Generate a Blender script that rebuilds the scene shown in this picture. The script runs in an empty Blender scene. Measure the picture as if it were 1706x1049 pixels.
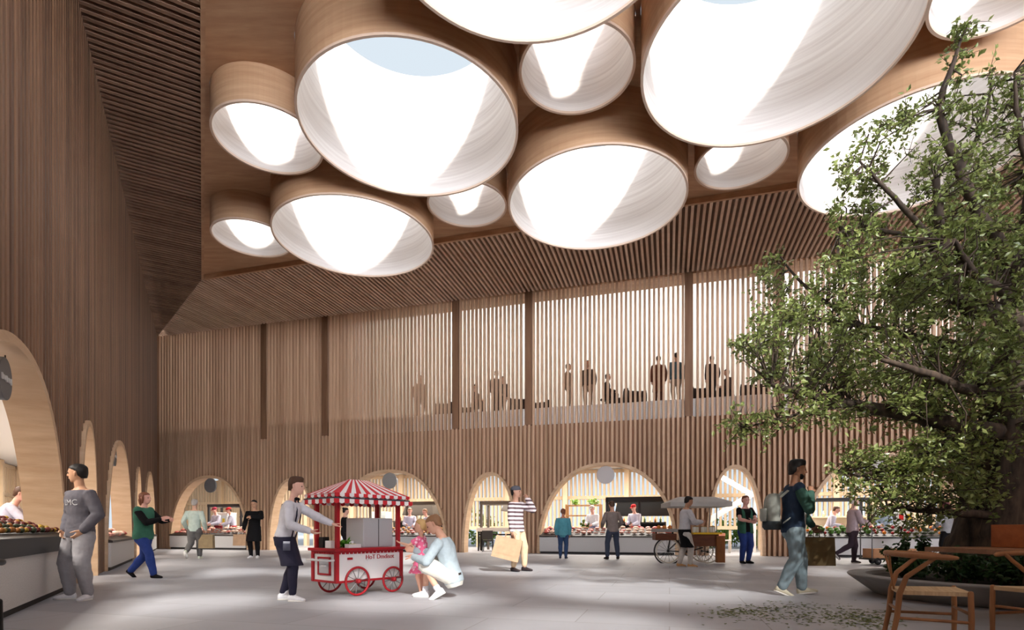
import bpy, bmesh, math, random
from mathutils import Vector, Matrix
V = Vector
R = math.radians
rnd = random.Random(7)
SC = bpy.context.scene
COL = SC.collection
F = 915.0; CX = 853.0; HY = 881.0; HC = 0.92

def ground(x, y):
    z = F * HC / (y - HY)
    return V((z * (x - CX) / F, z, 0.0))

def at(x, y, z):
    return V((z * (x - CX) / F, z, HC + z * (HY - y) / F))

# ------------------------------------------------------------------ materials
def lin(c):
    out = []
    for v in c[:3]:
        v = v / 255.0
        out.append(v / 12.92 if v <= 0.04045 else ((v + 0.055) / 1.055) ** 2.4)
    return out + [1.0]

MATS = {}
def mat(name, rgb, rough=0.7, metal=0.0, var=0.0, scale=(6, 6, 6), island=0.0, rgb2=None, emit=0.0, spec=0.3, sss=0.0, trans=0.0):
    if name in MATS:
        return MATS[name]
    m = bpy.data.materials.new(name); m.use_nodes = True
    nt = m.node_tree; N = nt.nodes; L = nt.links
    b = N['Principled BSDF']
    b.inputs['Roughness'].default_value = rough
    b.inputs['Metallic'].default_value = metal
    b.inputs['Specular IOR Level'].default_value = spec
    b.inputs['Base Color'].default_value = lin(rgb)
    if trans:
        b.inputs['Transmission Weight'].default_value = trans
    if emit:
        b.inputs['Emission Color'].default_value = lin(rgb)
        b.inputs['Emission Strength'].default_value = emit
    if var or island or rgb2:
        tc = N.new('ShaderNodeTexCoord'); mp = N.new('ShaderNodeMapping')
        mp.inputs['Scale'].default_value = scale
        nz = N.new('ShaderNodeTexNoise'); nz.inputs['Scale'].default_value = 1.0
        nz.inputs['Detail'].default_value = 4.0; nz.inputs['Roughness'].default_value = 0.6
        L.new(tc.outputs['Object'], mp.inputs['Vector']); L.new(mp.outputs['Vector'], nz.inputs['Vector'])
        mx = N.new('ShaderNodeMix'); mx.data_type = 'RGBA'
        mx.inputs[6].default_value = lin(rgb)
        c2 = rgb2 if rgb2 else tuple(max(0, v * (1 - var)) for v in rgb)
        mx.inputs[7].default_value = lin(c2)
        mr = N.new('ShaderNodeMapRange')
        mr.inputs['From Min'].default_value = 0.32; mr.inputs['From Max'].default_value = 0.68
        L.new(nz.outputs['Fac'], mr.inputs['Value'])
        fac = mr.outputs['Result']
        if island:
            ge = N.new('ShaderNodeNewGeometry')
            ad = N.new('ShaderNodeMath'); ad.operation = 'MULTIPLY_ADD'
            L.new(ge.outputs['Random Per Island'], ad.inputs[0])
            ad.inputs[1].default_value = island
            ml = N.new('ShaderNodeMath'); ml.operation = 'MULTIPLY'; ml.inputs[1].default_value = 1 - island
            L.new(fac, ml.inputs[0]); L.new(ml.outputs[0], ad.inputs[2])
            fac = ad.outputs[0]
        L.new(fac, mx.inputs[0]); L.new(mx.outputs[2], b.inputs['Base Color'])
    MATS[name] = m
    return m

# ------------------------------------------------------------------ mesh builder
def tag(o, label=None, cat=None, group=None, kind=None):
    if label: o['label'] = label
    if cat: o['category'] = cat
    if group: o['group'] = group
    if kind: o['kind'] = kind
    return o

def empty(name, loc, rz=0.0, label=None, cat=None, group=None):
    o = bpy.data.objects.new(name, None); COL.objects.link(o)
    o.location = loc; o.rotation_euler = (0, 0, rz); o.empty_display_size = 0.1
    return tag(o, label, cat, group)

class MB:
    def __init__(self):
        self.v = []; self.f = []; self.mi = []; self.cur = 0
    def add(self, vs, fs):
        b = len(self.v)
        self.v.extend([tuple(p) for p in vs])
        for f in fs:
            self.f.append(tuple(b + i for i in f)); self.mi.append(self.cur)
        return self
    def box(self, lo, hi, M=None):
        x0, y0, z0 = lo; x1, y1, z1 = hi
        vs = [V(p) for p in ((x0,y0,z0),(x1,y0,z0),(x1,y1,z0),(x0,y1,z0),(x0,y0,z1),(x1,y0,z1),(x1,y1,z1),(x0,y1,z1))]
        if M is not None: vs = [M @ p for p in vs]
        return self.add(vs, [(0,3,2,1),(4,5,6,7),(0,1,5,4),(1,2,6,5),(2,3,7,6),(3,0,4,7)])
    def cbox(self, c, s, M=None):
        return self.box([c[i] - s[i] / 2 for i in range(3)], [c[i] + s[i] / 2 for i in range(3)], M)
    def bar(self, a, b, w, h=None, up=(0, 0, 1)):
        a = V(a); b = V(b); d = (b - a); ln = d.length; d.normalize()
        u = V(up)
        if abs(d.dot(u)) > 0.98: u = V((0, 1, 0))
        x = d.cross(u).normalized(); y = x.cross(d).normalized()
        h = h or w
        vs = []
        for p in (a, b):
            for sx, sy in ((-1,-1),(1,-1),(1,1),(-1,1)):
                vs.append(p + x * (sx * w / 2) + y * (sy * h / 2))
        return self.add(vs, [(0,1,2,3),(7,6,5,4),(0,4,5,1),(1,5,6,2),(2,6,7,3),(3,7,4,0)])
    def loft(self, st, n=12, caps=True, closed=False):
        """stations: (centre, u, v) ellipse half-axis vectors"""
        vs = []; fs = []
        for c, u, v in st:
            for k in range(n):
                a = 2 * math.pi * k / n
                vs.append(c + u * math.cos(a) + v * math.sin(a))
        m = len(st)
        for i in range(m if closed else m - 1):
            j = (i + 1) % m
            for k in range(n):
                k2 = (k + 1) % n
                fs.append((i * n + k, i * n + k2, j * n + k2, j * n + k))
        if caps and not closed:
            fs.append(tuple(reversed(range(n)))); fs.append(tuple(range((m - 1) * n, m * n)))
        return self.add(vs, fs)
    def limb(self, pts, rad, n=10, flat=1.0, ref=None, round_=True):
        pts = [V(p) for p in pts]
        st = []
        u = None
        for i, p in enumerate(pts):
            d = (pts[min(i + 1, len(pts) - 1)] - pts[max(i - 1, 0)])
            d = d.normalized() if d.length > 1e-9 else V((0, 0, 1))
            if u is None:
                r0 = V(ref) if ref is not None else V((0.3, 1, 0.2))
                u = (r0 - d * r0.dot(d)); u = u.normalized() if u.length > 1e-5 else d.orthogonal().normalized()
            else:
                u = (u - d * u.dot(d)); u = u.normalized() if u.length > 1e-5 else d.orthogonal().normalized()
            w = d.cross(u).normalized(); r = rad[i]
            if i == 0 and round_:
                st.append((p - d * r * 0.85, u * r * 0.35, w * r * 0.35 * flat)); st.append((p - d * r * 0.55, u * r * 0.8, w * r * 0.8 * flat))
            st.append((p, u * r, w * r * flat))
            if i == len(pts) - 1 and round_:
                st.append((p + d * r * 0.55, u * r * 0.8, w * r * 0.8 * flat)); st.append((p + d * r * 0.85, u * r * 0.35, w * r * 0.35 * flat))
        return self.loft(st, n)
    def ball(self, c, r, n=10, M=None):
        c = V(c); r = r if hasattr(r, '__len__') else (r, r, r)
        st = []
        for k in range(7):
            a = -math.pi / 2 + math.pi * (k + 0.25 if k == 0 else k - 0.25 if k == 6 else k) / 6
            u = V((r[0] * math.cos(a), 0, 0)); v = V((0, r[1] * math.cos(a), 0)); z = V((0, 0, r[2] * math.sin(a)))
            if M is not None: u = M @ u; v = M @ v; z = M @ z
            st.append((c + z, u, v))
        return self.loft(st, n)
    def lathe(self, prof, n=24, c=(0, 0, 0), closed=False):
        c = V(c); vs = []; fs = []
        for r, z in prof:
            for k in range(n):
                a = 2 * math.pi * k / n
                vs.append(c + V((r * math.cos(a), r * math.sin(a), z)))
        m = len(prof)
        for i in range(m if closed else m - 1):
            j = (i + 1) % m
            for k in range(n):
                k2 = (k + 1) % n
                fs.append((i * n + k, i * n + k2, j * n + k2, j * n + k))
        return self.add(vs, fs)
    def torus(self, c, ax, R_, r, n=32, m=8, sq=1.0):
        c = V(c); ax = V(ax).normalized(); u = ax.orthogonal().normalized(); w = ax.cross(u)
        st = []
        for k in range(n):
            a = 2 * math.pi * k / n
            d = u * math.cos(a) + w * math.sin(a)
            st.append((c + d * R_, d * r, ax * r * sq))
        return self.loft(st, m, closed=True)
    def build(self, name, m, parent=None, smooth=False, M=None, bevel=0.0):
        me = bpy.data.meshes.new(name); me.from_pydata(self.v, [], self.f)
        ms = m if isinstance(m, (list, tuple)) else [m]
        for x in ms: me.materials.append(x)
        if len(ms) > 1:
            me.polygons.foreach_set('material_index', self.mi)
        if smooth:
            me.polygons.foreach_set('use_smooth', [True] * len(me.polygons))
        me.update()
        o = bpy.data.objects.new(name, me); COL.objects.link(o)
        if parent is not None: o.parent = parent
        if M is not None: o.matrix_world = M
        if bevel:
            b = o.modifiers.new('bevel', 'BEVEL'); b.width = bevel; b.segments = 2; b.limit_method = 'ANGLE'
        return o

def solid(v):
    """recalculate outward normals of a bmesh-built object"""
    bm = bmesh.new(); bm.from_mesh(v.data); bmesh.ops.recalc_face_normals(bm, faces=bm.faces); bm.to_mesh(v.data); bm.free()
    return v

def struct(o):
    o['kind'] = 'structure'; return o

# ------------------------------------------------------------------ frames of the two walls
ZW = 25.9
C0 = V((ZW * (262 - CX) / F, ZW, 0))
AB = math.atan2(-0.2733, 0.962)
AL = math.atan2(0.8711, -0.4912)
MBK = Matrix.Translation(C0) @ Matrix.Rotation(AB, 4, 'Z')
MLF = Matrix.Translation(C0) @ Matrix.Rotation(AL, 4, 'Z')
HW = 10.1            # wall height
ZS0, ZS1 = 4.9, 5.55  # upper floor slab
ARCH_B = [(0.75, 5.2, 3.35), (6.25, 8.7, 3.12), (9.5, 14.7, 3.35), (15.35, 17.65, 3.12), (18.4, 23.5, 3.35), (24.45, 26.35, 3.12), (27.45, 32.2, 3.35), (33.4, 35.6, 3.12)]
ARCH_L = [(-6.9, -2.0, 3.2), (-10.0, -8.0, 2.95), (-16.0, -11.1, 3.15), (-19.0, -17.2, 2.9), (-25.0, -20.1, 3.05), (-28.4, -26.2, 2.9)]

def arch_z(x, a, inset=0.0):
    x0, x1, h = a
    x0 += inset; x1 -= inset; h -= inset
    u = abs((x - (x0 + x1) / 2) / ((x1 - x0) / 2))
    return h * (1 - u ** 2.2) ** (1 / 2.2) if u < 1 else 0.0

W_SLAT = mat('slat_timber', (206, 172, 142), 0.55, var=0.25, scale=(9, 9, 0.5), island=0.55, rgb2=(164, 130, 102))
W_SLATD = mat('slat_timber_left', (150, 114, 86), 0.55, scale=(9, 9, 0.5), island=0.6, rgb2=(88, 63, 46))  # slat timber darkened so the colour carries the left wall's shade
W_BACK = mat('panel_timber', (172, 132, 102), 0.6, scale=(5, 5, 0.4), rgb2=(142, 104, 78))
W_PLY = mat('plywood', (206, 176, 144), 0.5, scale=(1.2, 1.2, 9), rgb2=(188, 156, 124))
W_CEIL = mat('veneer_ceiling', (200, 160, 124), 0.5, scale=(1.0, 6, 6), rgb2=(178, 136, 102))
W_DARK = mat('column_timber', (134, 100, 74), 0.6, scale=(8, 8, 0.5), rgb2=(110, 78, 56))
WHITE = mat('white_plaster', (232, 228, 222), 0.6, scale=(0.7, 0.7, 5), rgb2=(222, 216, 209))
CREAM = mat('cream_render', (146, 138, 127), 0.8)

def slat_wall(name, M, xs0, xs1, arches, cols, m, back_to):
    mb = MB(); p = 0.165; w = 0.08; d = 0.13
    n = int((xs1 - xs0) / p)
    for i in range(n):
        x = xs0 + (i + 0.5) * p
        z0 = 0.0
        for a in arches:
            if a[0] - 0.04 < x < a[1] + 0.04:
                z0 = max(z0, arch_z(x, a), 0.02)
                z0 = max(arch_z(x - w / 2, a), arch_z(x + w / 2, a), z0)
        z1 = HW
        for c in cols:
            if abs(x - c) < 0.165: z1 = ZS0
        mb.box((x - w / 2, 0, z0), (x + w / 2, d, z1))
    o = mb.build(name, m, M=M); struct(o)
    # backing panel in narrow strips above the arch curves
    pb = MB()
    xs = set([xs0, xs1])
    for a in arches:
        for k in range(49):
            u = -math.cos(math.pi * k / 48)
            xs.add(round((a[0] + a[1]) / 2 + u * (a[1] - a[0]) / 2, 4))
    xs = sorted(x for x in xs if xs0 <= x <= xs1)
    for xa, xb in zip(xs, xs[1:]):
        za = zb = 0.0
        for a in arches:
            if a[0] - 1e-6 <= xa and xb <= a[1] + 1e-6:
                za, zb = arch_z(xa, a), arch_z(xb, a)
        y = 0.14
        pb.add([(xa, y, za), (xb, y, zb), (xb, y, back_to), (xa, y, back_to), (xa, y + .1, za), (xb, y + .1, zb), (xb, y + .1, back_to), (xa, y + .1, back_to)],
               [(0, 1, 2, 3), (7, 6, 5, 4), (0, 4, 5, 1), (3, 2, 6, 7)])
    pb.build('wall_backing', W_BACK, parent=o)
    return o

wb = slat_wall('wall_back', MBK, 0.0, 43.0, ARCH_B, [5.94, 9.06, 15.04, 18.03, 23.88, 26.82, 32.7, 35.7], W_SLAT, ZS0)
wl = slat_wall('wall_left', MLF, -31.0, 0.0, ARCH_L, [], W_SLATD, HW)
for k, t in enumerate([5.94, 9.06, 15.04, 18.03, 23.88, 26.82, 32.7, 35.7]):
    struct(MB().box((t - 0.14, 0.03, ZS0), (t + 0.14, 0.3, HW)).build('column', W_DARK, M=MBK))
# plinth posts of solid corner
struct(MB().box((-0.12, -0.12, 0), (0.12, 0.1, HW)).build('trim_corner', W_DARK, M=MBK))

def arch_frame(name, M, a, depth=0.42):
    mb = MB(); n = 56; st = []
    th = 0.09
    def pt(k, ins):
        x0, x1, h = a
        t = math.pi * k / n
        e = 2 / 2.2
        c, s = math.cos(t), math.sin(t)
        ux = math.copysign(abs(c) ** e, c); uz = abs(s) ** e
        return (x0 + x1) / 2 - ux * ((x1 - x0) / 2 - ins), uz * (h - ins)
    vs = []
    for k in range(n + 1):
        xo, zo = pt(k, -0.02); xi, zi = pt(k, th)
        for (x, z, y) in ((xo, zo, -0.05), (xi, zi, -0.05), (xi, zi, depth), (xo, zo, depth)):
            vs.append((x, y, z))
    fs = []
    for k in range(n):
        for j in range(4):
            j2 = (j + 1) % 4
            fs.append((k * 4 + j, k * 4 + j2, k * 4 + 4 + j2, k * 4 + 4 + j))
    fs += [(0, 3, 2, 1), (n * 4, n * 4 + 1, n * 4 + 2, n * 4 + 3)]
    mb.add(vs, fs)
    return struct(solid(mb.build(name, W_PLY, M=M)))
k = 0
for M_, A_ in ((MBK, ARCH_B), (MLF, ARCH_L)):
    for a in A_:
        k += 1
        arch_frame('trim_%d' % k, M_, a)

# ------------------------------------------------------------------ floor
def floor_mat():
    m = bpy.data.materials.new('stone_floor'); m.use_nodes = True
    nt = m.node_tree; N = nt.nodes; L = nt.links; b = N['Principled BSDF']
    tc = N.new('ShaderNodeTexCoord')
    mp = N.new('ShaderNodeMapping'); mp.inputs['Rotation'].default_value = (0, 0, R(16))
    L.new(tc.outputs['Object'], mp.inputs['Vector'])
    br = N.new('ShaderNodeTexBrick'); br.inputs['Scale'].default_value = 1.0
    br.inputs['Brick Width'].default_value = 1.8; br.inputs['Row Height'].default_value = 0.9
    br.inputs['Mortar Size'].default_value = 0.006
    br.inputs['Color1'].default_value = lin((172, 172, 176)); br.inputs['Color2'].default_value = lin((158, 158, 163)); br.inputs['Mortar'].default_value = lin((138, 135, 134))
    L.new(mp.outputs['Vector'], br.inputs['Vector'])
    nz = N.new('ShaderNodeTexNoise'); nz.inputs['Scale'].default_value = 2.2; nz.inputs['Detail'].default_value = 6
    L.new(tc.outputs['Object'], nz.inputs['Vector'])
    mr = N.new('ShaderNodeMapRange'); mr.inputs['To Min'].default_value = 0.86; mr.inputs['To Max'].default_value = 1.08
    L.new(nz.outputs['Fac'], mr.inputs['Value'])
    mx = N.new('ShaderNodeMix'); mx.data_type = 'RGBA'; mx.blend_type = 'MULTIPLY'; mx.inputs[0].default_value = 1
    L.new(br.outputs['Color'], mx.inputs[6]); L.new(mr.outputs['Result'], mx.inputs[7])
    L.new(mx.outputs[2], b.inputs['Base Color'])
    b.inputs['Roughness'].default_value = 0.5; b.inputs['Specular IOR Level'].default_value = 0.3
    return m
fl = MB().box((-60, -20, -0.3), (60, 80, 0.0)).build('floor', floor_mat()); struct(fl)

# ------------------------------------------------------------------ soffits, ceiling with holes, roof drums
HS = HW
bd = V((math.cos(AB), math.sin(AB), 0)); bn = V((math.sin(AB), -math.cos(AB), 0))      # along back wall, into the hall
ld = V((-math.cos(AL), -math.sin(AL), 0)); ln_ = V((math.sin(AL), -math.cos(AL), 0))   # corner -> viewer, into the hall
DL, DB = 1.86, 4.25
def isect(p, d, q, e):
    den = d.x * e.y - d.y * e.x
    t = ((q.x - p.x) * e.y - (q.y - p.y) * e.x) / den
    return p + d * t
TC = isect(C0 + ln_ * DL, ld, C0 + bn * DB, bd)     # corner of the flat ceiling
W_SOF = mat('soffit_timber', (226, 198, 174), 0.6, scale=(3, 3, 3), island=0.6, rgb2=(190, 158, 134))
W_SOFB = mat('soffit_board', (132, 104, 84), 0.8)
def soffit(name, o0, d, n, D, length, m):
    mb = MB(); p = 0.165; w = 0.075
    i = 0
    while (i + 0.5) * p < length:
        s = (i + 0.5) * p; i += 1
        a = o0 + d * s
        e = a + n * D
        q = isect(a, n, C0, (TC - C0).normalized())
        if (q - C0).dot(TC - C0) < (TC - C0).length_squared and 0 < (q - a).dot(n) < D:
            e = q
        if (e - a).length < 0.05: continue
        z = HS - 0.06
        mb.bar(V((a.x, a.y, z)), V((e.x, e.y, z)), w, 0.12)
    o = struct(mb.build(name, m))
    return o
soffit('ceiling_left', C0, ld, ln_, DL, 31.0, mat('soffit_timber_shaded', (158, 126, 102), 0.6, scale=(3, 3, 3), island=0.6, rgb2=(112, 84, 66)))  # left soffit toned down, its shade put into the timber colour
soffit('ceiling_back', C0, bd, bn, DB, 43.0, W_SOF)
pl = MB()
z = HS + 0.02
a0 = C0 - bn * 0.35 - ld * .3; 
P1 = C0 + bd * 43; P2 = P1 + bn * DB; P3 = C0 + ld * 31; P4 = P3 + ln_ * DL
def up(p, z): return (p.x, p.y, z)
pl.add([up(C0 - bn * 0.9 - ln_ * .3, z), up(P1 - bn * 0.9, z), up(P2, z), up(TC, z)], [(0, 1, 2, 3)])
pl.add([up(C0 - bn * 0.9 - ln_ * .3, z), up(TC, z), up(P4, z), up(P3 - ln_ * .3, z)], [(0, 1, 2, 3)])
struct(pl.build('ceiling_board', W_SOFB))
fa = MB()
fa.bar(V(up(TC, HS - 0.02)), V(up(P2, HS - 0.02)), 0.08, 0.26)
fa.bar(V(up(TC, HS - 0.02)), V(up(P4, HS - 0.02)), 0.08, 0.26)
struct(fa.build('trim_ceiling', W_CEIL))

# skylight list: xl, xr, y_near, y_far (pixels), height of the rim above the eye
SKY = [
    ('large round skylight drum left of centre, blue sky showing at its top', 490, 863, 53, 330, 8.0, 1),
    ('large round skylight drum lowest at the left, above the hot dog cart', 449, 723, 321, 463, 7.95, 1),
    ('large round skylight drum in the middle of the ceiling, nearest the slatted gallery wall', 847, 1147, 237, 418, 7.95, 1),
    ('small round skylight drum beside the left slatted soffit, higher of the two there', 344, 533, 157, 286, 8.4, 0),
    ('small round skylight drum in the far left corner of the ceiling', 349, 487, 363, 430, 8.4, 0),
    ('small round skylight drum half hidden between two large drums, touching the far soffit', 710, 846, 300, 380, 8.4, 0),
    ('small round skylight drum in the gap among three large drums', 861, 1063, 28, 193, 8.4, 0),
    ('large round skylight drum cut by the top edge of the picture', 690, 1090, None, 78, 7.95, 1),
    ('largest looking round skylight drum, upper right, sky at its top', 1070, 1556, None, 249, 7.95, 1),
    ('small round skylight drum tucked behind the largest drum at the far soffit', 1150, 1322, 218, 318, 8.4, 0),
    ('small round skylight drum in the top right corner of the picture', 1539, 1800, None, 70, 8.4, 0),
    ('large round skylight drum partly hidden behind the tree top', 1324, 1800, 118, 364, 7.95, 1)]
def ext(xc, zc, r):
    lo, hi = 1e9, -1e9
    for k in range(72):
        a = 2 * math.pi * k / 72
        p = CX + F * (xc + r * math.cos(a)) / (zc + r * math.sin(a))
        lo = min(lo, p); hi = max(hi, p)
    return lo, hi
DRUMS = []
for nm, xl, xr, yn, yf, h, big in SKY:
    r = (2.22 if big else 1.12) * (h / (7.95 if big else 8.75))
    Zf = F * h / (HY - yf)
    if yn is not None: r = (Zf - F * h / (HY - yn)) / 2
    zc = Zf - r
    xc = (xl - CX) / F * zc
    for _ in range(60):
        lo, hi = ext(xc, zc, r)
        e = (xl - lo) if xr == 1800 else ((xl + xr) / 2 - (lo + hi) / 2)
        xc += e / F * zc * 0.6
    r *= 0.975
    if 'higher of the two' in nm: zc += 0.15
    DRUMS.append((nm, xc, zc, r, h + HC, 0 if big else 1))
SKY_GLOW = 30.0; SUN_E = 6.0
ZT = 11.6   # top of the drums above the roof
SUN_AZ, SUN_EL = R(-22), R(33)
tv = V((math.sin(SUN_AZ), math.cos(SUN_AZ), 0))
# round openings added to the unseen part of the ceiling behind the viewer, which put the pools of sun on the floor
POOLS = [(300, 1003, 1.15), (330, 954, 1.5), (400, 935, 2.0), (590, 950, 1.6), (1080, 978, 1.9), (900, 948, 1.9), (960, 1045, 1.1), (1290, 950, 1.6), (680, 1000, 1.1), (640, 934, 1.8)]
HOLES = []
for x, y, r in POOLS:
    g = ground(x, y)
    c = g - tv * ((HS + 0.05) / math.tan(SUN_EL))
    HOLES.append((c.x, c.y, r))

def inside(p, poly):
    c = False; n = len(poly)
    for i in range(n):
        x1, y1 = poly[i][:2]; x2, y2 = poly[i - 1][:2]
        if (y1 > p[1]) != (y2 > p[1]) and p[0] < (x2 - x1) * (p[1] - y1) / (y2 - y1) + x1: c = not c
    return c
def filled_plate(name, outer, holes, z, th, m):
    from mathutils.geometry import delaunay_2d_cdt
    vs = []; es = []
    def poly(pts):
        b = len(vs); n = len(pts)
        vs.extend(V(q) for q in pts); es.extend((b + i, b + (i + 1) % n) for i in range(n))
    poly([tuple(q) for q in outer])
    for x, y, r in holes:
        poly([(x + r * math.cos(2 * math.pi * k / 64), y + r * math.sin(2 * math.pi * k / 64)) for k in range(64)])
    ov, oe, of, *_ = delaunay_2d_cdt(vs, es, [], 0, 1e-5)
    mb = MB(); fs = []
    for f in of:
        c = sum((ov[i] for i in f), V((0, 0))) / len(f)
        if inside(c, outer) and not any(math.hypot(c.x - x, c.y - y) < r * 0.9995 for x, y, r in holes): fs.append(f)
    n = len(ov)
    mb.add([(p.x, p.y, z - th / 2) for p in ov] + [(p.x, p.y, z + th / 2) for p in ov], [tuple(reversed(f)) for f in fs] + [tuple(i + n for i in f) for f in fs])
    ed = {}
    for f in fs:
        for i in range(len(f)):
            e = (f[i], f[(i + 1) % len(f)])
            ed[e] = 1
    for (i, j) in ed:
        if (j, i) not in ed: mb.f.append((i, j, j + n, i + n)); mb.mi.append(0)
    return struct(mb.build(name, m))
XR = 23.6
outer = [(TC.x, TC.y), (P2.x, P2.y), (P2.x, -19), (-13, -19), (-13, P4.y), (P4.x, P4.y)]
filled_plate('ceiling', outer, [(x, y, r + 0.006) for _, x, y, r, _h, _s in DRUMS] + HOLES, HS + 0.06, 0.1, W_CEIL)

LINING = mat('drum_lining', (238, 232, 226), 0.6, scale=(0.25, 0.25, 14), rgb2=(216, 207, 200))
W_DRUM = mat('drum_veneer', (206, 168, 132), 0.5, scale=(0.5, 0.5, 9), rgb2=(184, 144, 108))
W_RIM = mat('drum_rim', (216, 190, 168), 0.5)
for nm, x, y, r, z, sm in DRUMS:
    e = empty('skylight', (x, y, z), 0, nm, 'skylight', 'round skylight drums under the ceiling')
    rt = r * 0.88; H = ZT - z - sm * .75; t = 0.035
    MB().lathe([(r, 0.03), (r, HS + 0.15 - z), (r, H), (rt + 0.001, H)], 72).build('drum_shell', W_DRUM, e, smooth=False)
    MB().lathe([(r - t, 0.03), (rt, H)], 72).build('lining', LINING, e, smooth=True)
    MB().lathe([(r + 0.008, 0), (r + 0.008, 0.045), (r - 0.004, 0.045), (r - t - 0.004, 0.045), (r - t - 0.004, 0)], 72, closed=True).build('rim', W_RIM, e)

# ------------------------------------------------------------------ gallery and stalls shell
GY = 7.0
g = MB(); g.box((-9, 0.26, ZS0), (-0.3, GY, ZS1)); g.box((-0.3, 0.16, ZS0), (43, GY, ZS1)); struct(g.build('floor_gallery', mat('slab_white', (246, 242, 238), 0.7), M=MBK))
g = MB(); g.box((-0.3, GY, ZS0), (43, GY + .3, 13.5)); struct(g.build('wall_gallery', CREAM, M=MBK))
g = MB(); g.box((-0.3, 0.3, HS - 0.05), (43, 1.2, HS + 0.1)); struct(g.build('ceiling_gallery', W_CEIL, M=MBK))
STW = mat('stall_ceiling_white', (226, 222, 214), 0.8)
ZC = 3.8
g = MB(); g.box((-31, 0.26, ZC), (6, 6.0, ZC + 0.1)); struct(g.build('ceiling_stall', STW, M=MLF))
g = MB(); g.box((-9, 0.26, ZC + .12), (-.3, 6.3, ZC + 0.2)); g.box((-.3, 0.26, ZC), (43, 6.3, ZC + .1)); struct(g.build('ceiling_stall', STW, M=MBK))
PALE = mat('pale_slat', (222, 200, 170), 0.6, scale=(9, 9, .5), rgb2=(198, 172, 140), island=.5)
TAN = mat('tan_timber', (206, 160, 108), 0.55, scale=(7, 7, 1), rgb2=(180, 134, 86))
def rear(name, M, x0, x1, y):
    mb = MB(); x = x0; k = 0
    while x < x1:
        mb.box((x, y, 0.9 if k % 6 else 0), (x + 0.1, y + 0.14, ZC - .02)); x += 0.2; k += 1
    for z in (2.35, 3.6, .9): mb.box((x0, y - .05, z), (x1, y + .1, z + 0.16))
    x = x0 + 1.2
    while x < x1:
        mb.box((x, y - .3, 0), (x + .22, y - .08, ZC - .02)); x += 2.9
    return struct(mb.build(name, PALE, M=M))
rear('wall_rear', MBK, -9, 43, 6.0)
rear('wall_side', MLF, -31, 6, 5.6)
struct(MB().box((-.6, -3.9, 0), (16, -3.6, 5.2)).build('wall_added_shade', W_BACK))  # unseen wall added to keep the rear glow off the foreground
# outer walls out of view
struct(MB().box((P1.x, -19, 0), (P1.x + .3, P1.y + 8, 12)).build('wall_right', W_BACK))
struct(MB().box((-13.3, P3.y, 0), (P3.x, P3.y + .3, HS)).build('wall_front', W_BACK))

# ------------------------------------------------------------------ camera, sun, sky
cam = bpy.data.cameras.new('camera'); co = bpy.data.objects.new('camera', cam); COL.objects.link(co)
cam.sensor_width = 36; cam.lens = F / 1706 * 36; cam.shift_y = (HY - 524.5) / 1706; cam.clip_end = 300
co.location = (0, 0, HC); co.rotation_euler = (R(90), 0, 0)
SC.camera = co
def light(name, kind, loc, energy, col=(1, 1, 1), size=None, rot=None):
    l = bpy.data.lights.new(name, kind); l.energy = energy; l.color = col
    if kind == 'AREA':
        l.shape = 'RECTANGLE'; l.size, l.size_y = size
    o = bpy.data.objects.new(name, l); COL.objects.link(o); o.location = loc
    if rot: o.rotation_euler = rot
    return o
s = light('sun', 'SUN', (0, 0, 30), SUN_E, (1, 0.97, 0.92)); s.data.angle = R(2.2)
s.rotation_euler = V((tv.x * math.cos(SUN_EL), tv.y * math.cos(SUN_EL), -math.sin(SUN_EL))).to_track_quat('-Z', 'Y').to_euler()
w = bpy.data.worlds.new('sky'); SC.world = w; w.use_nodes = True
N = w.node_tree.nodes; L = w.node_tree.links; bg = N['Background']
GE = R(4); sd = V((-tv.x * math.cos(GE), -tv.y * math.cos(GE), math.sin(GE)))
tc = N.new('ShaderNodeTexCoord'); dt = N.new('ShaderNodeVectorMath'); dt.operation = 'DOT_PRODUCT'
L.new(tc.outputs['Generated'], dt.inputs[0]); dt.inputs[1].default_value = sd
mr = N.new('ShaderNodeMapRange'); mr.interpolation_type = 'SMOOTHSTEP'
mr.inputs['From Min'].default_value = 0.72; mr.inputs['From Max'].default_value = 1.0
mr.inputs['To Min'].default_value = 1.0; mr.inputs['To Max'].default_value = SKY_GLOW
L.new(dt.outputs['Value'], mr.inputs['Value'])
cr = N.new('ShaderNodeMix'); cr.data_type = 'RGBA'
cr.inputs[6].default_value = lin((214, 226, 236)); cr.inputs[7].default_value = lin((236, 240, 250))
ms = N.new('ShaderNodeMapRange'); ms.inputs['From Min'].default_value = 0.1; ms.inputs['From Max'].default_value = 0.9
L.new(dt.outputs['Value'], ms.inputs['Value']); L.new(ms.outputs['Result'], cr.inputs[0])
L.new(cr.outputs[2], bg.inputs['Color']); L.new(mr.outputs['Result'], bg.inputs['Strength'])
p = light('skylight_portal', 'AREA', (5.2, -19, 5), 1, size=(37, 10.2), rot=(R(90), 0, R(180))); p.data.cycles.is_portal = True  # spans the open rear side, invented to let sky glow in
for nm, x, y, r, z, sm in DRUMS:
    p = light('skylight_portal', 'AREA', (x, y, ZT + .02 - sm * .75), 1, size=(2 * r, 2 * r)); p.data.shape = 'DISK'; p.data.cycles.is_portal = True
for x, y, r in HOLES:
    p = light('skylight_portal', 'AREA', (x, y, HS + .15), 1, size=(2 * r, 2 * r)); p.data.shape = 'DISK'; p.data.cycles.is_portal = True
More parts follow.
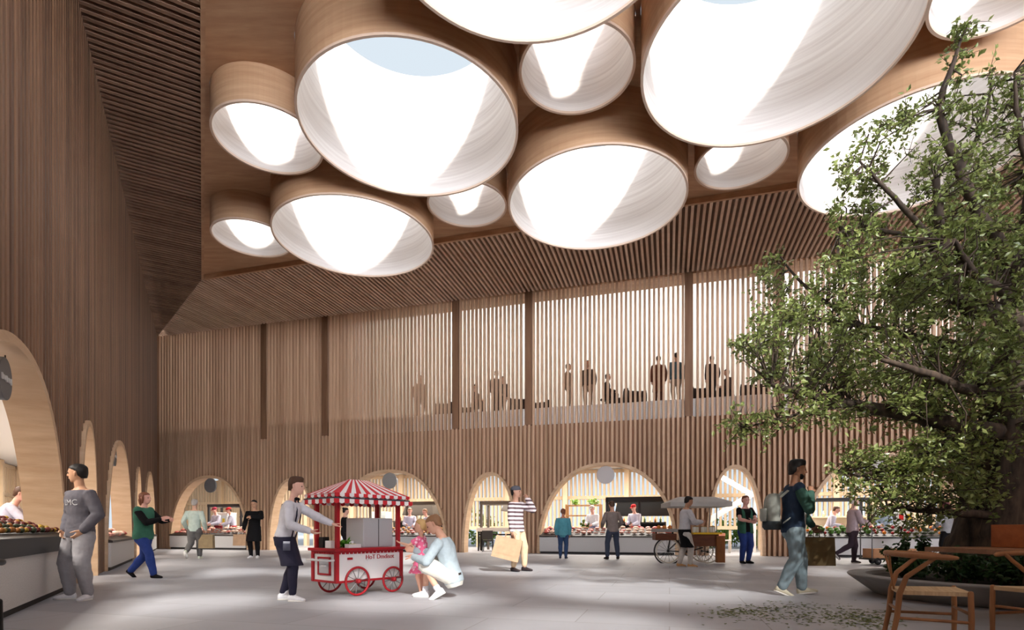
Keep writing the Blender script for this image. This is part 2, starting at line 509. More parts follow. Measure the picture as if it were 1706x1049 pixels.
for M_, A_ in ((MBK, ARCH_B), (MLF, ARCH_L)):
    for a in A_:
        l = light('stall_fill_light', 'AREA', M_ @ V(((a[0] + a[1]) / 2, 2.6, ZC - 0.06)), 95 * (a[1] - a[0]), (1, 0.93, 0.84), ((a[1] - a[0]) * .8, 1.5))  # added fill under the stall ceiling, brightens the arch interior
        l.rotation_euler = (0, 0, AB if M_ is MBK else AL)
vs = SC.view_settings; vs.view_transform = 'Standard'; vs.look = 'None'; vs.gamma = 1; vs.use_curve_mapping = False; vs.exposure = 0.12
SC.cycles.use_denoising = True
SC.cycles.max_bounces = 8; SC.cycles.diffuse_bounces = 6; SC.cycles.glossy_bounces = 2; SC.cycles.transmission_bounces = 4
SC.cycles.sample_clamp_indirect = 6
# ------------------------------------------------------------------ people
PENDING = []
def ik(a, c, l1, l2, pole):
    d = c - a; L = max(min(d.length, (l1 + l2) * 0.998), 0.02); d.normalize()
    x = (l1 * l1 - l2 * l2 + L * L) / (2 * L); h = math.sqrt(max(l1 * l1 - x * x, 0))
    p = pole - d * pole.dot(d); p = p.normalized() if p.length > 1e-6 else d.orthogonal().normalized()
    return a + d * x + p * h, a + d * L

def skin(c): return mat('skin_%d_%d_%d' % c, c, 0.5, spec=0.35)
def cloth(c, pat=None):
    return mat('cloth_%d_%d_%d' % c, c, 0.85, scale=(14, 14, 14), rgb2=tuple(int(v * 0.93) for v in c), spec=0.15)
def stripes(name, c1, c2, freq, thr, axis=2):
    m = bpy.data.materials.new(name); m.use_nodes = True
    N = m.node_tree.nodes; L = m.node_tree.links; b = N['Principled BSDF']; b.inputs['Roughness'].default_value = 0.85
    tc = N.new('ShaderNodeTexCoord'); sp = N.new('ShaderNodeSeparateXYZ'); L.new(tc.outputs['Object'], sp.inputs[0])
    mm = N.new('ShaderNodeMath'); mm.operation = 'MULTIPLY'; mm.inputs[1].default_value = freq; L.new(sp.outputs[axis], mm.inputs[0])
    fr = N.new('ShaderNodeMath'); fr.operation = 'FRACT'; L.new(mm.outputs[0], fr.inputs[0])
    gt = N.new('ShaderNodeMath'); gt.operation = 'GREATER_THAN'; gt.inputs[1].default_value = thr; L.new(fr.outputs[0], gt.inputs[0])
    mx = N.new('ShaderNodeMix'); mx.data_type = 'RGBA'; mx.inputs[6].default_value = lin(c1); mx.inputs[7].default_value = lin(c2)
    L.new(gt.outputs[0], mx.inputs[0]); L.new(mx.outputs[2], b.inputs['Base Color'])
    return m
def floral(name, c1, c2):
    m = bpy.data.materials.new(name); m.use_nodes = True
    N = m.node_tree.nodes; L = m.node_tree.links; b = N['Principled BSDF']; b.inputs['Roughness'].default_value = 0.85
    tc = N.new('ShaderNodeTexCoord'); vo = N.new('ShaderNodeTexVoronoi'); vo.inputs['Scale'].default_value = 20
    L.new(tc.outputs['Object'], vo.inputs['Vector'])
    mr = N.new('ShaderNodeMapRange'); mr.inputs['From Min'].default_value = 0.3; mr.inputs['From Max'].default_value = 0.45
    L.new(vo.outputs['Distance'], mr.inputs['Value'])
    mx = N.new('ShaderNodeMix'); mx.data_type = 'RGBA'; mx.inputs[6].default_value = lin(c2); mx.inputs[7].default_value = lin(c1)
    L.new(mr.outputs['Result'], mx.inputs[0]); L.new(mx.outputs[2], b.inputs['Base Color'])
    return m

class Person:
    def __init__(s, label, loc, heading, H, group=None, near=1, lean=0, twist=0, head=(0, 0), pel=(0, 0, .515), lh=None, rh=None, lf=None, rf=None,
                 lpole=(-.5, -1, -.3), rpole=(.5, -1, -.3), curl=.5, lcurl=None, rcurl=None, hs=1.0, sw=.105, bulk=1.0, skin_=(206, 160, 134), lknee=None, rknee=None, lnorm=None, rnorm=None):
        s.H = H; s.near = near; s.hs = hs; s.bulk = bulk
        s.root = empty('person', (loc[0], loc[1], loc[2] if len(loc) > 2 else 0), -R(heading), label, 'person', group)
        U = V((0, 0, 1))
        s.P0 = V(pel)
        s.d = V((0, math.sin(R(lean)), math.cos(R(lean))))
        r0 = V((1, 0, 0)); ct, st = math.cos(R(twist)), math.sin(R(twist))
        f0 = V((0, math.cos(R(lean)), -math.sin(R(lean))))
        s.r0 = r0; s.f0 = V((0, 1, 0))
        s.r = r0 * ct + f0 * st; s.f = f0 * ct - r0 * st
        s.sc = s.P0 + s.d * .282
        s.sh = {-1: s.sc - s.r * sw, 1: s.sc + s.r * sw}
        s.nb = s.P0 + s.d * .315
        hp = R(lean * .35 + head[1])
        hu = V((0, math.sin(hp), math.cos(hp)))
        hy = R(head[0])
        hf = V((0, math.cos(hp), -math.sin(hp))) * math.cos(hy) + V((math.sin(hy), 0, 0)); 
        # yaw > 0 turns the face to the person's own right
        hf = (V((0, math.cos(hp), -math.sin(hp))) * math.cos(hy) + V((1, 0, 0)) * math.sin(hy)).normalized()
        s.hu = hu; s.hf = hf; s.hr = hf.cross(hu).normalized()
        s.hc = s.nb + (s.d * .4 + hu * .6).normalized() * .045 + hu * .068 * hs + s.d.cross(V((1, 0, 0))) * 0 + hf * .012
        s.hand = {}; s.elb = {}
        L1, L2 = .175, .15
        tg = {-1: lh, 1: rh}; po = {-1: lpole, 1: rpole}
        for k in (-1, 1):
            t = V(tg[k]) if tg[k] else s.sh[k] + V((k * .03, .01, -.31))
            s.elb[k], s.hand[k] = ik(s.sh[k], t, L1, L2, V(po[k]))
        s.hip = {}; s.knee = {}; s.ank = {}; s.toe = {}
        ft = {-1: lf or (-.055, 0, .042, 8, 0), 1: rf or (.055, 0, .042, -8, 0)}
        kp = {-1: lknee, 1: rknee}
        for k in (-1, 1):
            f = ft[k]
            s.hip[k] = s.P0 + s.r0 * (k * .05)
            a = R(f[3]); pt = R(f[4])
            fd = V((-math.sin(a) * math.cos(pt), math.cos(a) * math.cos(pt), -math.sin(pt)))
            s.knee[k], s.ank[k] = ik(s.hip[k], V(f[:3]), .245, .24, V(kp[k]) if kp[k] else V((-math.sin(a), math.cos(a), 0.05)))
            s.toe[k] = fd
        s.curl = {-1: curl if lcurl is None else lcurl, 1: curl if rcurl is None else rcurl}
        s.norm = {-1: lnorm, 1: rnorm}
        s.skin = skin(skin_)
        s._body()
    def fin(s, mb, name, m, vox, it=3, disp=0.0, parent=None, rem=True):
        mb.v = [tuple(V(p) * s.H) for p in mb.v]
        o = mb.build(name, m, parent or s.root, smooth=True)
        if rem:
            r = o.modifiers.new('r', 'REMESH'); r.mode = 'VOXEL'; r.voxel_size = vox; r.use_smooth_shade = True
            q = o.modifiers.new('s', 'SMOOTH'); q.iterations = it; q.factor = 0.5
            if disp:
                dm = o.modifiers.new('d', 'DISPLACE'); dm.texture = FOLDS; dm.strength = disp; dm.mid_level = 0.5
            PENDING.append(o)
        return o
    def torso(s, mb, g=1.0, add=0.0, z0=-.06, z1=.335, rings=None, n=20):
        T = rings or [(-.08, .07, .05), (-.05, .088, .064), (0, .092, .066), (.06, .084, .06), (.11, .081, .057), (.17, .089, .062), (.22, .096, .065), (.255, .1, .06), (.28, .093, .05), (.3, .072, .041), (.318, .045, .034), (.33, .032, .03), (.345, .02, .02)]
        st = []
        for z, w, dp in T:
            if z < z0 or z > z1: continue
            t = min(max(z / .3, 0), 1)
            rr = s.r0.lerp(s.r, t); ff = rr.cross(s.d) * -1
            st.append((s.P0 + s.d * z, rr * (w * g * s.bulk + add), ff * (dp * g * s.bulk + add)))
        mb.loft(st, n)
    def _hand(s, mb, k):
        w = s.hand[k]; d = (w - s.elb[k]).normalized()
        nn = V(s.norm[k]) if s.norm[k] else V((-k, 0.15, 0))   # palm normal: towards the body
        nn = (nn - d * nn.dot(d)).normalized(); ac = d.cross(nn).normalized()
        if ac.dot(V((0, 1, 0.3))) < 0: ac = -ac                   # thumb side forwards / up
        c = s.curl[k]
        st = []
        for t, wd, th in ((-.012, .0145, .0125), (.0, .016, .0115), (.02, .0225, .011), (.042, .0245, .010), (.054, .022, .0085)):
            st.append((w + d * t, ac * wd, nn * th))
        mb.loft(st, 12)
        for i, ln in enumerate((.041, .047, .044, .034)):
            off = ac * (.0175 - i * .0117)
            b = w + d * (.05 - abs(i - 1.3) * .003) + off
            pts = [b - d * .012, b]; a = 0
            for j, seg in enumerate((.42, .33, .25)):
                a += c * (.55, .75, .55)[j] * (1 + .08 * i)
                b = b + (d * math.cos(a) + nn * math.sin(a)) * (ln * seg) + off * 0.04
                pts.append(b)
            rr = .0056 if i < 3 else .0049
            mb.limb(pts, [rr * 1.05, rr, rr, rr * .92, rr * .8], 8)
        b = w + d * .012 + ac * .016
        t1 = (d * .62 + ac * .7 + nn * .25).normalized(); t2 = (d * .85 + ac * .25 + nn * (.3 + .5 * c)).normalized()
        mb.limb([b, b + t1 * .024, b + t1 * .024 + t2 * .02, b + t1 * .024 + t2 * .034], [.0085, .0068, .006, .005], 8)
    def _body(s):
        mb = MB()
        s.torso(mb, .93)
        mb.limb([s.nb - s.d * .02, s.nb + (s.hc - s.nb) * .7], [.034, .031], 12)
        h = .065 * s.hs * 2
        T = [(-.5, .13, .12, .17), (-.47, .2, .2, .14), (-.38, .26, .30, .09), (-.25, .30, .385, .045), (-.1, .33, .42, .01), (.05, .345, .45, -.015), (.2, .35, .46, -.03), (.33, .325, .43, -.04), (.43, .25, .33, -.04), (.49, .12, .17, -.03), (.505, .04, .06, -.03)]
        hd = lambda x, y, z: s.hc + s.hr * (x * h) + s.hf * (y * h) + s.hu * (z * h)
        s.hd = hd; s.h = h
        mb.loft([(hd(0, yo, z), s.hr * (w * h), s.hf * (dp * h)) for z, w, dp, yo in T], 20)
        mb.limb([hd(0, .40, .1), hd(0, .47, -.02), hd(0, .52, -.11), hd(0, .42, -.14)], [.035 * h, .045 * h, .062 * h, .05 * h], 8)      # nose
        mb.limb([hd(-.13, .40, -.27), hd(0, .44, -.265), hd(.13, .40, -.27)], [.03 * h, .045 * h, .03 * h], 8)   # mouth
        mb.limb([hd(-.2, .37, .1), hd(0, .43, .08), hd(.2, .37, .1)], [.035 * h, .04 * h, .035 * h], 8)          # brow
        mb.ball(hd(0, .3, -.43), .1 * h)                                                                       # chin
        for k in (-1, 1):
            mb.limb([hd(k * .355, -.03, -.12), hd(k * .38, -.06, .0), hd(k * .375, -.07, .08)], [.045 * h, .06 * h, .05 * h], 8)   # ear
            B = s.bulk
            mb.limb([s.sh[k] - s.r * (k * .02), s.sh[k], s.sh[k].lerp(s.elb[k], .5), s.elb[k]], [.028, .029 * B, .027 * B, .0235 * B], 12)
            e, w = s.elb[k], s.hand[k]
            mb.limb([e, e.lerp(w, .3), e.lerp(w, .75), w], [.0235 * B, .0255 * B, .019, .0155], 12)
            s._hand(mb, k)
            hp, kn, an = s.hip[k], s.knee[k], s.ank[k]
            mb.limb([hp, hp.lerp(kn, .35), hp.lerp(kn, .8), kn], [.052 * B, .05 * B, .037 * B, .034 * B], 12)
            cb = (kn - (hp + an) / 2); cb = -s.toe[k]
            mb.limb([kn, kn.lerp(an, .3) + cb * .008, kn.lerp(an, .7), an], [.033 * B, .034 * B, .024, .02], 12)
            t = s.toe[k]; z = V((0, 0, 1)); up_ = (z - t * t.dot(z)).normalized(); sd = t.cross(up_)
            mb.loft([(an - t * .028 - up_ * .022, sd * .015, up_ * .016), (an - t * .01 - up_ * .012, sd * .02, up_ * .026), (an + t * .05 - up_ * .022, sd * .025, up_ * .018), (an + t * .095 - up_ * .03, sd * .02, up_ * .01)], 10)
        s.body = s.fin(mb, 'body', s.skin, (.0075 if s.near == 2 else .0095 if s.near else .014), 2)
        em = mat('eye_dark', (38, 28, 24), 0.3)
        for k in (-1, 1):
            eb = MB().ball(hd(k * .15, .385, .01), (.05 * h, .04 * h, .035 * h), 8)
            s.fin(eb, 'eye', em, 0, parent=s.body, rem=False)
    # ---- clothing
    def top(s, name, m, sleeve=1.0, length=.05, loose=.006, hem=None, open_=False, neck=.315, vox=None, disp=.012, cuff=True):
        mb = MB(); a = loose
        s.torso(mb, 1.0, a, z0=-min(length, .075), z1=neck)
        if length > .075:
            mid = lambda t: s.P0.lerp((s.knee[-1] + s.knee[1]) / 2, t)
            spread = abs((s.knee[1] - s.knee[-1]).x) / 2; sy = abs((s.knee[1] - s.knee[-1]).y) / 2
            st = [(s.P0 + s.d * .03, s.r0 * (.092 + a), s.f0 * (.066 + a))]
            sy *= 1.15; n = 5
            for i in range(1, n + 1):
                t = length * i / n / .245
                c = mid(t) if t <= 1 else mid(1) - V((0, 0, (t - 1) * .245))
                w = (hem or .1)
                q = i / n
                st.append((c, s.r0 * ((.094 + a) * (1 - q) + max(w, spread * t + .05) * q), s.f0 * ((.068 + a) * (1 - q) + max(w * .8, sy * t + .045) * q)))
            mb.loft(st, 24)
        for k in (-1, 1):
            if sleeve <= 0:
                mb.limb([s.sh[k] - s.r * (k * .04), s.sh[k] - s.r * (k * .006)], [.032, .032 + a], 12); continue
            e, w = s.elb[k], s.hand[k]; B = s.bulk
            pts = [s.sh[k] - s.r * (k * .03) - s.d * .004, s.sh[k] - s.d * .006, s.sh[k].lerp(e, .55), e]
            rad = [.03, .0295 * B + a, .0285 * B + a, .0255 * B + a]
            if sleeve < .5:
                e2 = s.sh[k].lerp(e, .62); mb.limb([pts[0], pts[1], e2], [rad[0], rad[1], .03 * B + a * 1.6], 12, round_=False)
                mb.ball(s.sh[k], .03 * B + a)
                continue
            mb.limb(pts, rad, 12)
            f = min((sleeve - .5) * 2, 1.0)
            w2 = e.lerp(w, f * .97)
            mb.limb([e, e.lerp(w2, .4), w2], [.026 * B + a, .025 * B + a, .0185 + a * .9], 12, round_=True)
        o = s.fin(mb, name, m, vox or (.011 if s.near == 2 else .014 if s.near else .02), 4, disp * (1 if s.near else .5))
        return o
    def trousers(s, name, m, length=1.0, loose=.006, flare=0.0, top_=.035, disp=.01):
        mb = MB(); a = loose; B = s.bulk
        if s.d.z > .93: s.torso(mb, 1.0, a * .6, z0=-.08, z1=.05)
        else: mb.loft([(s.P0 + s.d * z, s.r0 * (w + a * .6), s.f * (q + a * .6)) for z, w, q in ((-.045, .06, .05), (-.03, .085, .068), (0, .093, .07), (.03, .09, .066), (.05, .085, .062))], 20)
        mb.limb([s.hip[-1] - V((0, 0, .01)), s.hip[1] - V((0, 0, .01))], [.055 * B + a * .5, .055 * B + a * .5], 14)
        for k in (-1, 1):
            hp, kn, an = s.hip[k], s.knee[k], s.ank[k]
            hp2 = hp - V((0, 0, .035)) * (1 if (hp - kn).normalized().z > .5 else 0)
            if length < .55:
                e = hp.lerp(kn, length / .5)
                mb.limb([hp2, hp.lerp(kn, .3), e], [.055 * B + a, .053 * B + a, .046 * B + a * 1.8], 14)
                continue
            e = kn.lerp(an, (length - .5) * 2)
            cb = -s.toe[k]
            mb.limb([hp2, hp.lerp(kn, .35), hp.lerp(kn, .8), kn], [.055 * B + a, .052 * B + a, .04 * B + a, .037 * B + a], 14)
            mb.limb([kn, kn.lerp(e, .35) + cb * .006, kn.lerp(e, .75), e], [.037 * B + a, .036 * B + a + flare * .3, .029 + a + flare * .8, .0255 + a + flare], 14)
        return s.fin(mb, name, m, .011 if s.near == 2 else .014 if s.near else .02, 3, disp)
    def shoes(s, m, sole=None, name='shoe', size=1.0, sock=None, high=0.0):
        for k in (-1, 1):
            an = s.ank[k]; t = s.toe[k]; z = V((0, 0, 1)); up_ = (z - t * t.dot(z)).normalized(); sd = t.cross(up_)
            g = an - up_ * .042
            S = size
            mb = MB()
            mb.loft([(g - t * .036 * S + up_ * .024, sd * .014, up_ * .018), (g - t * .03 * S + up_ * .026, sd * .021 * S, up_ * .026), (g - t * .01 + up_ * .028, sd * .0245 * S, up_ * .029), (g + t * .025 * S + up_ * .024, sd * .0255 * S, up_ * .025), (g + t * .06 * S + up_ * .018, sd * .028 * S, up_ * .018), (g + t * .09 * S + up_ * .014, sd * .025 * S, up_ * .014), (g + t * .106 * S + up_ * .011, sd * .014 * S, up_ * .009)], 12)
            mb.limb([g + up_ * .03, g + up_ * (.05 + high)], [.026, .0245], 12, round_=False)
            o = s.fin(mb, name, m, .009 if s.near else .014, 2)
            if sole:
                q = MB(); q.loft([(g + t * (.034 * S) + up_ * -.0005, t * .074 * S, sd * .029 * S), (g + t * (.034 * S) + up_ * .011, t * .073 * S, sd * .0285 * S)], 16)
                s.fin(q, 'sole', sole, 0, parent=o, rem=False)
            if sock:
                q = MB().limb([g + up_ * .045, g.lerp(s.knee[k], .28)], [.0245, .026], 12); s.fin(q, 'sock', sock, .01, 1)
    def hair(s, m, style='short', disp=.012):
        mb = MB(); hd, h = s.hd, s.h
        if style != 'bald':
            T = [(-.3, .2, .16, -.3), (-.15, .33, .25, -.22), (0, .375, .31, -.19), (.14, .385, .36, -.15), (.27, .375, .46, -.055), (.38, .325, .43, -.05), (.48, .24, .32, -.045), (.55, .1, .15, -.04)]
            if style == 'rim': T = [(-.28, .2, .14, -.32), (-.15, .34, .24, -.24), (0, .378, .28, -.22), (.16, .37, .27, -.24), (.3, .3, .2, -.26)]
            if style == 'quiff': T = T[:4] + [(.27, .38, .47, -.05), (.4, .37, .46, -.03), (.53, .33, .43, 0.0), (.62, .2, .3, .02)]
            mb.loft([(hd(0, yo, z), s.hr * (w * h), s.hf * (dp * h)) for z, w, dp, yo in T], 20)
            if style == 'long':
                mb.limb([hd(0, -.25, .2), hd(0, -.4, -.2), hd(0, -.38, -.7), hd(0, -.36, -1.0)], [.3 * h, .33 * h, .3 * h, .2 * h], 12, flat=.6, ref=s.hr)
                for k in (-1, 1): mb.limb([hd(k * .33, .02, .15), hd(k * .36, .0, -.25), hd(k * .33, -.05, -.6)], [.1 * h, .11 * h, .08 * h], 8)
            if style == 'bob':
                mb.limb([hd(0, -.2, .15), hd(0, -.3, -.2), hd(0, -.28, -.45)], [.33 * h, .36 * h, .3 * h], 12, flat=.7, ref=s.hr)
                for k in (-1, 1): mb.limb([hd(k * .33, .05, .15), hd(k * .37, .03, -.2), hd(k * .34, .0, -.42)], [.1 * h, .12 * h, .09 * h], 8)
            if style == 'pony': mb.limb([hd(0, -.42, .25), hd(0, -.6, .15), hd(0, -.62, -.25), hd(0, -.55, -.55)], [.1 * h, .13 * h, .12 * h, .05 * h], 10)
            if style == 'bun': mb.ball(hd(0, -.45, .38), .17 * h)
        return s.fin(mb, 'hair', m, .007 if s.near else .012, 2, disp if s.near else 0)
    def cap(s, m, brim=True, name='cap', back=False, flat=False):
        mb = MB(); hd, h = s.hd, s.h
        T = [(.12, .395, .49, -.03), (.25, .4, .5, -.03), (.4, .36, .46, -.03), (.52, .25, .33, -.03), (.58, .08, .1, -.03)]
        mb.loft([(hd(0, yo, z), s.hr * (w * h), s.hf * (dp * h)) for z, w, dp, yo in T], 20)
        if brim:
            sg = -1 if back else 1
            mb.loft([(hd(0, sg * .42, .17), s.hr * (.32 * h), s.hu * (.03 * h)), (hd(0, sg * .62, .13), s.hr * (.27 * h), s.hu * (.025 * h)), (hd(0, sg * .78, .09), s.hr * (.14 * h), s.hu * (.02 * h))], 12)
        return s.fin(mb, name, m, .008 if s.near else .012, 1)
    def apron(s, m, z0=-.02, z1=-.24, w=.105, name='apron', bib=False):
        """skirt of cloth wrapped round the hips and the front of both thighs"""
        mb = MB()
        st = []
        n = 6
        for i in range(n + 1):
            t = i / n; z = z0 + (z1 - z0) * t
            u = min(max(-z / .245, 0), 1)
            c = s.P0.lerp((s.knee[-1] + s.knee[1]) / 2, u) if z < 0 else s.P0 + s.d * z
            sx = abs((s.knee[1] - s.knee[-1]).x) / 2 * u; sy = abs((s.knee[1] - s.knee[-1]).y) / 2 * u
            st.append((c, s.r0 * max(w, sx + .064), s.f0 * max(.085 - .008 * t, sy + .064)))
        mb.loft(st, 24)
        if bib: s.torso(mb, 1.0, .014, z0=.0, z1=.2)
        return s.fin(mb, name, m, .013 if s.near else .02, 3, .008)
    def item(s, mb, name, m, parent=None, rem=0, it=1):
        return s.fin(mb, name, m, rem, it, parent=parent, rem=bool(rem))
    def world(s, p):
        """a point of the figure's own frame (units of its height) in the hall"""
        a = s.root.rotation_euler[2]; q = V(p) * s.H
        return V((q.x * math.cos(a) - q.y * math.sin(a), q.x * math.sin(a) + q.y * math.cos(a), q.z)) + s.root.location

FOLDS = bpy.data.textures.new('folds', 'CLOUDS'); FOLDS.noise_scale = 0.09; FOLDS.noise_depth = 2

def settle():
    bpy.context.view_layer.update()
    dg = bpy.context.evaluated_depsgraph_get()
    out = []
    for o in PENDING:
        me = bpy.data.meshes.new_from_object(o.evaluated_get(dg)); me.name = o.data.name
        out.append((o, me))
    for o, me in out:
        o.modifiers.clear(); old = o.data; o.data = me
        bpy.data.meshes.remove(old)
        me.polygons.foreach_set('use_smooth', [True] * len(me.polygons))
    PENDING.clear()

def bag(name, loc, rz, w, h, dpt, m, label, group=None, hang=True, tilt=0.0, cat='bag', handle=None):
    """paper carrier bag: loc is the top of its handles"""
    e = empty(name, loc, rz, label, cat, group); e.rotation_euler = (0, tilt, rz)
    hh = .13; t = .006
    z1 = -hh; z0 = -hh - h
    mb = MB()
    wt, dt = w / 2, dpt / 2; wb, db = w / 2 * 1.04, dpt / 2 * 1.15
    outer = [(-wb, -db, z0), (wb, -db, z0), (wb, db, z0), (-wb, db, z0), (-wt, -dt, z1), (wt, -dt, z1), (wt, dt, z1), (-wt, dt, z1)]
    inn = [(-wt + t, -dt + t, z1), (wt - t, -dt + t, z1), (wt - t, dt - t, z1), (-wt + t, dt - t, z1), (-wb + t, -db + t, z0 + t), (wb - t, -db + t, z0 + t), (wb - t, db - t, z0 + t), (-wb + t, db - t, z0 + t)]
    fs = [(0, 3, 2, 1), (0, 1, 5, 4), (1, 2, 6, 5), (2, 3, 7, 6), (3, 0, 4, 7), (4, 5, 9, 8), (5, 6, 10, 9), (6, 7, 11, 10), (7, 4, 8, 11), (8, 9, 13, 12), (9, 10, 14, 13), (10, 11, 15, 14), (11, 8, 12, 15), (12, 13, 14, 15)]
    mb.add(outer + inn, fs); mb.build('bag_body', m, e)
    fb = MB().box((-wb * 1.004, -db * 1.01, z0 + h * .22), (wb * 1.004, -db * .95, z0 + h * .235)); fb.build('fold_line', handle or m, e)
    for sy in (-1, 1):
        pts = [(-w * .2, sy * dt, z1 - .02), (-w * .17, sy * dt * .7, -.05), (-w * .08, sy * dt * .3, -.005), (w * .08, sy * dt * .3, -.005), (w * .17, sy * dt * .7, -.05), (w * .2, sy * dt, z1 - .02)]
        MB().limb(pts, [.006] * 6, 6).build('handle', handle or m, e, smooth=True)
    return e
# ------------------------------------------------------------------ the people of the hall
WHT = cloth((226, 226, 230)); INK = cloth((38, 36, 52)); BLK = cloth((22, 21, 23)); SOLE = mat('sole_pale', (215, 212, 206), 0.7)
HBLK = mat('hair_black', (24, 20, 19), 0.55); HBRN = mat('hair_brown', (78, 52, 36), 0.55); HRED = mat('hair_auburn', (122, 74, 52), 0.55)
HBLD = mat('hair_blond', (206, 168, 112), 0.55); HGRY = mat('hair_grey', (172, 166, 160), 0.6); HSND = mat('hair_sandy', (142, 104, 74), 0.55)
GREEN = cloth((62, 110, 90)); JEAN = cloth((48, 68, 134)); DJEAN = cloth((52, 66, 88)); LJEAN = cloth((120, 136, 143))
RED = cloth((190, 40, 42)); LILAC = cloth((204, 202, 218)); KRAFT = mat('kraft_paper', (192, 158, 126), 0.8, var=.08, scale=(9, 9, 9)); KRAFTD = mat('kraft_paper_dark', (112, 94, 62), 0.8, var=.1, scale=(9, 9, 9))
KRAFTM = mat('kraft_paper_grey', (150, 130, 98), 0.8, var=.1, scale=(9, 9, 9))

def text_mesh(txt, size, name, m, parent, M, ext=0.002):
    cu = bpy.data.curves.new(name, 'FONT'); cu.body = txt; cu.size = size; cu.extrude = ext; cu.align_x = 'CENTER'; cu.align_y = 'CENTER'
    o = bpy.data.objects.new(name, cu); me = bpy.data.meshes.new_from_object(o); bpy.data.objects.remove(o)
    me.name = name; me.materials.clear(); me.materials.append(m)
    me.transform(M)
    o = bpy.data.objects.new(name, me); COL.objects.link(o); o.parent = parent
    return o

# man in the grey sweatshirt
p = Person('man in grey lettered sweatshirt and pale joggers by the left stall', ground(134, 998), 202, 1.75, near=2, head=(56, 4), lh=(-.105, .045, .515), rh=(.1, .05, .515), lpole=(-1, -.9, -.1), rpole=(1, -.8, -.1),
           lf=(-.09, .0, .042, 25, 0), rf=(.085, .02, .042, -48, 0), skin_=(190, 146, 116), bulk=1.08)
sw = p.top('sweatshirt', cloth((94, 92, 99)), length=.055, loose=.013, disp=.02)
q = p.P0 + p.d * .205 + p.f * .2 - p.r * .02
Mt = Matrix.Translation(V((q.x, q.y, q.z)) * p.H) @ Matrix.Rotation(R(180), 4, 'Z') @ Matrix.Rotation(R(90 - 3), 4, 'X')
LETTERS = text_mesh('LMC', .105, 'lettering', mat('print_grey', (178, 178, 182), .8), sw, Mt, .001)
p.trousers('joggers', cloth((150, 148, 152)), .97, loose=.013, disp=.02); p.shoes(WHT, SOLE, name='sneaker'); p.hair(HBLK)
lg = MB().ball(p.hip[-1].lerp(p.knee[-1], .12) + V((-.02, .062, 0)), (.012, .006, .012), 8); p.item(lg, 'badge', mat('badge_grey', (86, 84, 90), .8))

# waiter at the cart
p = Person('waiter in white shirt, bow tie and navy apron leaning over the hot dog cart', ground(480, 1000), 84, 1.585, near=2, lean=13, head=(2, 0), pel=(0, -.03, .51), rh=(.10, .19, .565), lh=(-.09, .33, .625), rpole=(.6, -1, -.6), lpole=(-.4, -1, -.8),
           rf=(.055, .05, .042, -12, 0), lf=(-.05, -.06, .042, 8, 0), skin_=(222, 176, 156), rnorm=(-.3, 0, 1), lnorm=(0, 0, 1), lcurl=.15, rcurl=.35)
sh = p.top('shirt', cloth((214, 213, 219)), length=.02, loose=.011, disp=.018)
p.trousers('trousers', INK, .95, loose=.004); ap = p.apron(cloth((44, 42, 58)), .01, -.235, .106)
pc = V((.108, .02, .44)); 
pk = MB().cbox((0, 0, 0), (.008, .055, .06), Matrix.Translation(pc)); po = p.item(pk, 'apron_pocket', cloth((88, 88, 102)), ap)
pk = MB().cbox((0, 0, 0), (.008, .05, .018), Matrix.Translation(pc + V((.001, 0, .034)))); p.item(pk, 'pocket_cloth', cloth((200, 204, 214)), ap)
bt = MB(); c = p.hd(0, .10, -.80)
for k in (-1, 1): bt.limb([c, c + V((k * .02, .004, .004)), c + V((k * .032, .002, 0))], [.006, .012, .014], 8)
p.item(bt, 'bow_tie', BLK)
st = MB()
for k in (-1, 1):
    a = p.nb + p.r * (k * .045) + p.f * .026; b = p.P0 + p.d * .01 + p.r * (k * .055) + p.f * .072; m_ = p.P0 + p.d * .2 + p.r * (k * .058) + p.f * .071
    st.limb([a, a.lerp(m_, .6) + p.f * .008, m_, b], [.006] * 4, 6)
p.item(st, 'suspenders', INK)
p.shoes(WHT, SOLE, name='sneaker', sock=WHT); p.hair(HBRN, 'quiff')

# crouching man and the girl
p = Person('crouching man in pale blue shirt and white shorts beside the girl', ground(740, 996), 274, 1.75, near=2, lean=15, twist=-6, pel=(0, -.065, .165), head=(0, 24), rf=(.06, .16, .042, -6, 0), lf=(-.065, .03, .066, 4, 30),
           lh=(-.05, .22, .315), rh=(.09, .25, .36), lpole=(-.8, -.3, -1), rpole=(.9, -.2, -.8), skin_=(214, 164, 138), lknee=(-.1, 1, .1), rknee=(.1, 1, .5), lcurl=.3, lnorm=(.3, 0, -1))
p.top('shirt', cloth((176, 190, 197)), length=.05, loose=.011, disp=.02); p.trousers('shorts', cloth((226, 224, 214)), .43, loose=.012)
bl = MB().loft([(p.P0 + p.d * z, p.r0 * .099, p.f * .077) for z in (-.0, .016)], 24); p.item(bl, 'belt', cloth((58, 52, 50)))
p.shoes(WHT, SOLE, name='sneaker', sock=WHT); p.hair(HSND)
p = Person('small girl in pink flowered dress reaching towards the cart', ground(704, 992), 282, .99, near=2, lean=4, hs=1.42, sw=.095, head=(0, -4), lh=(-.05, .30, .735), rh=(.12, .13, .50), lpole=(-.5, -.3, -1), lcurl=.2, lnorm=(.2, 0, 1),
           skin_=(228, 178, 150), lf=(-.055, 0, .042, 8, 0))
p.top('dress', floral('pink_floral', (238, 108, 148), (248, 206, 216)), sleeve=.2, length=.2, hem=.19, loose=.012, vox=.009)
p.shoes(cloth((232, 190, 196)), SOLE); p.hair(HBLD, 'pony')

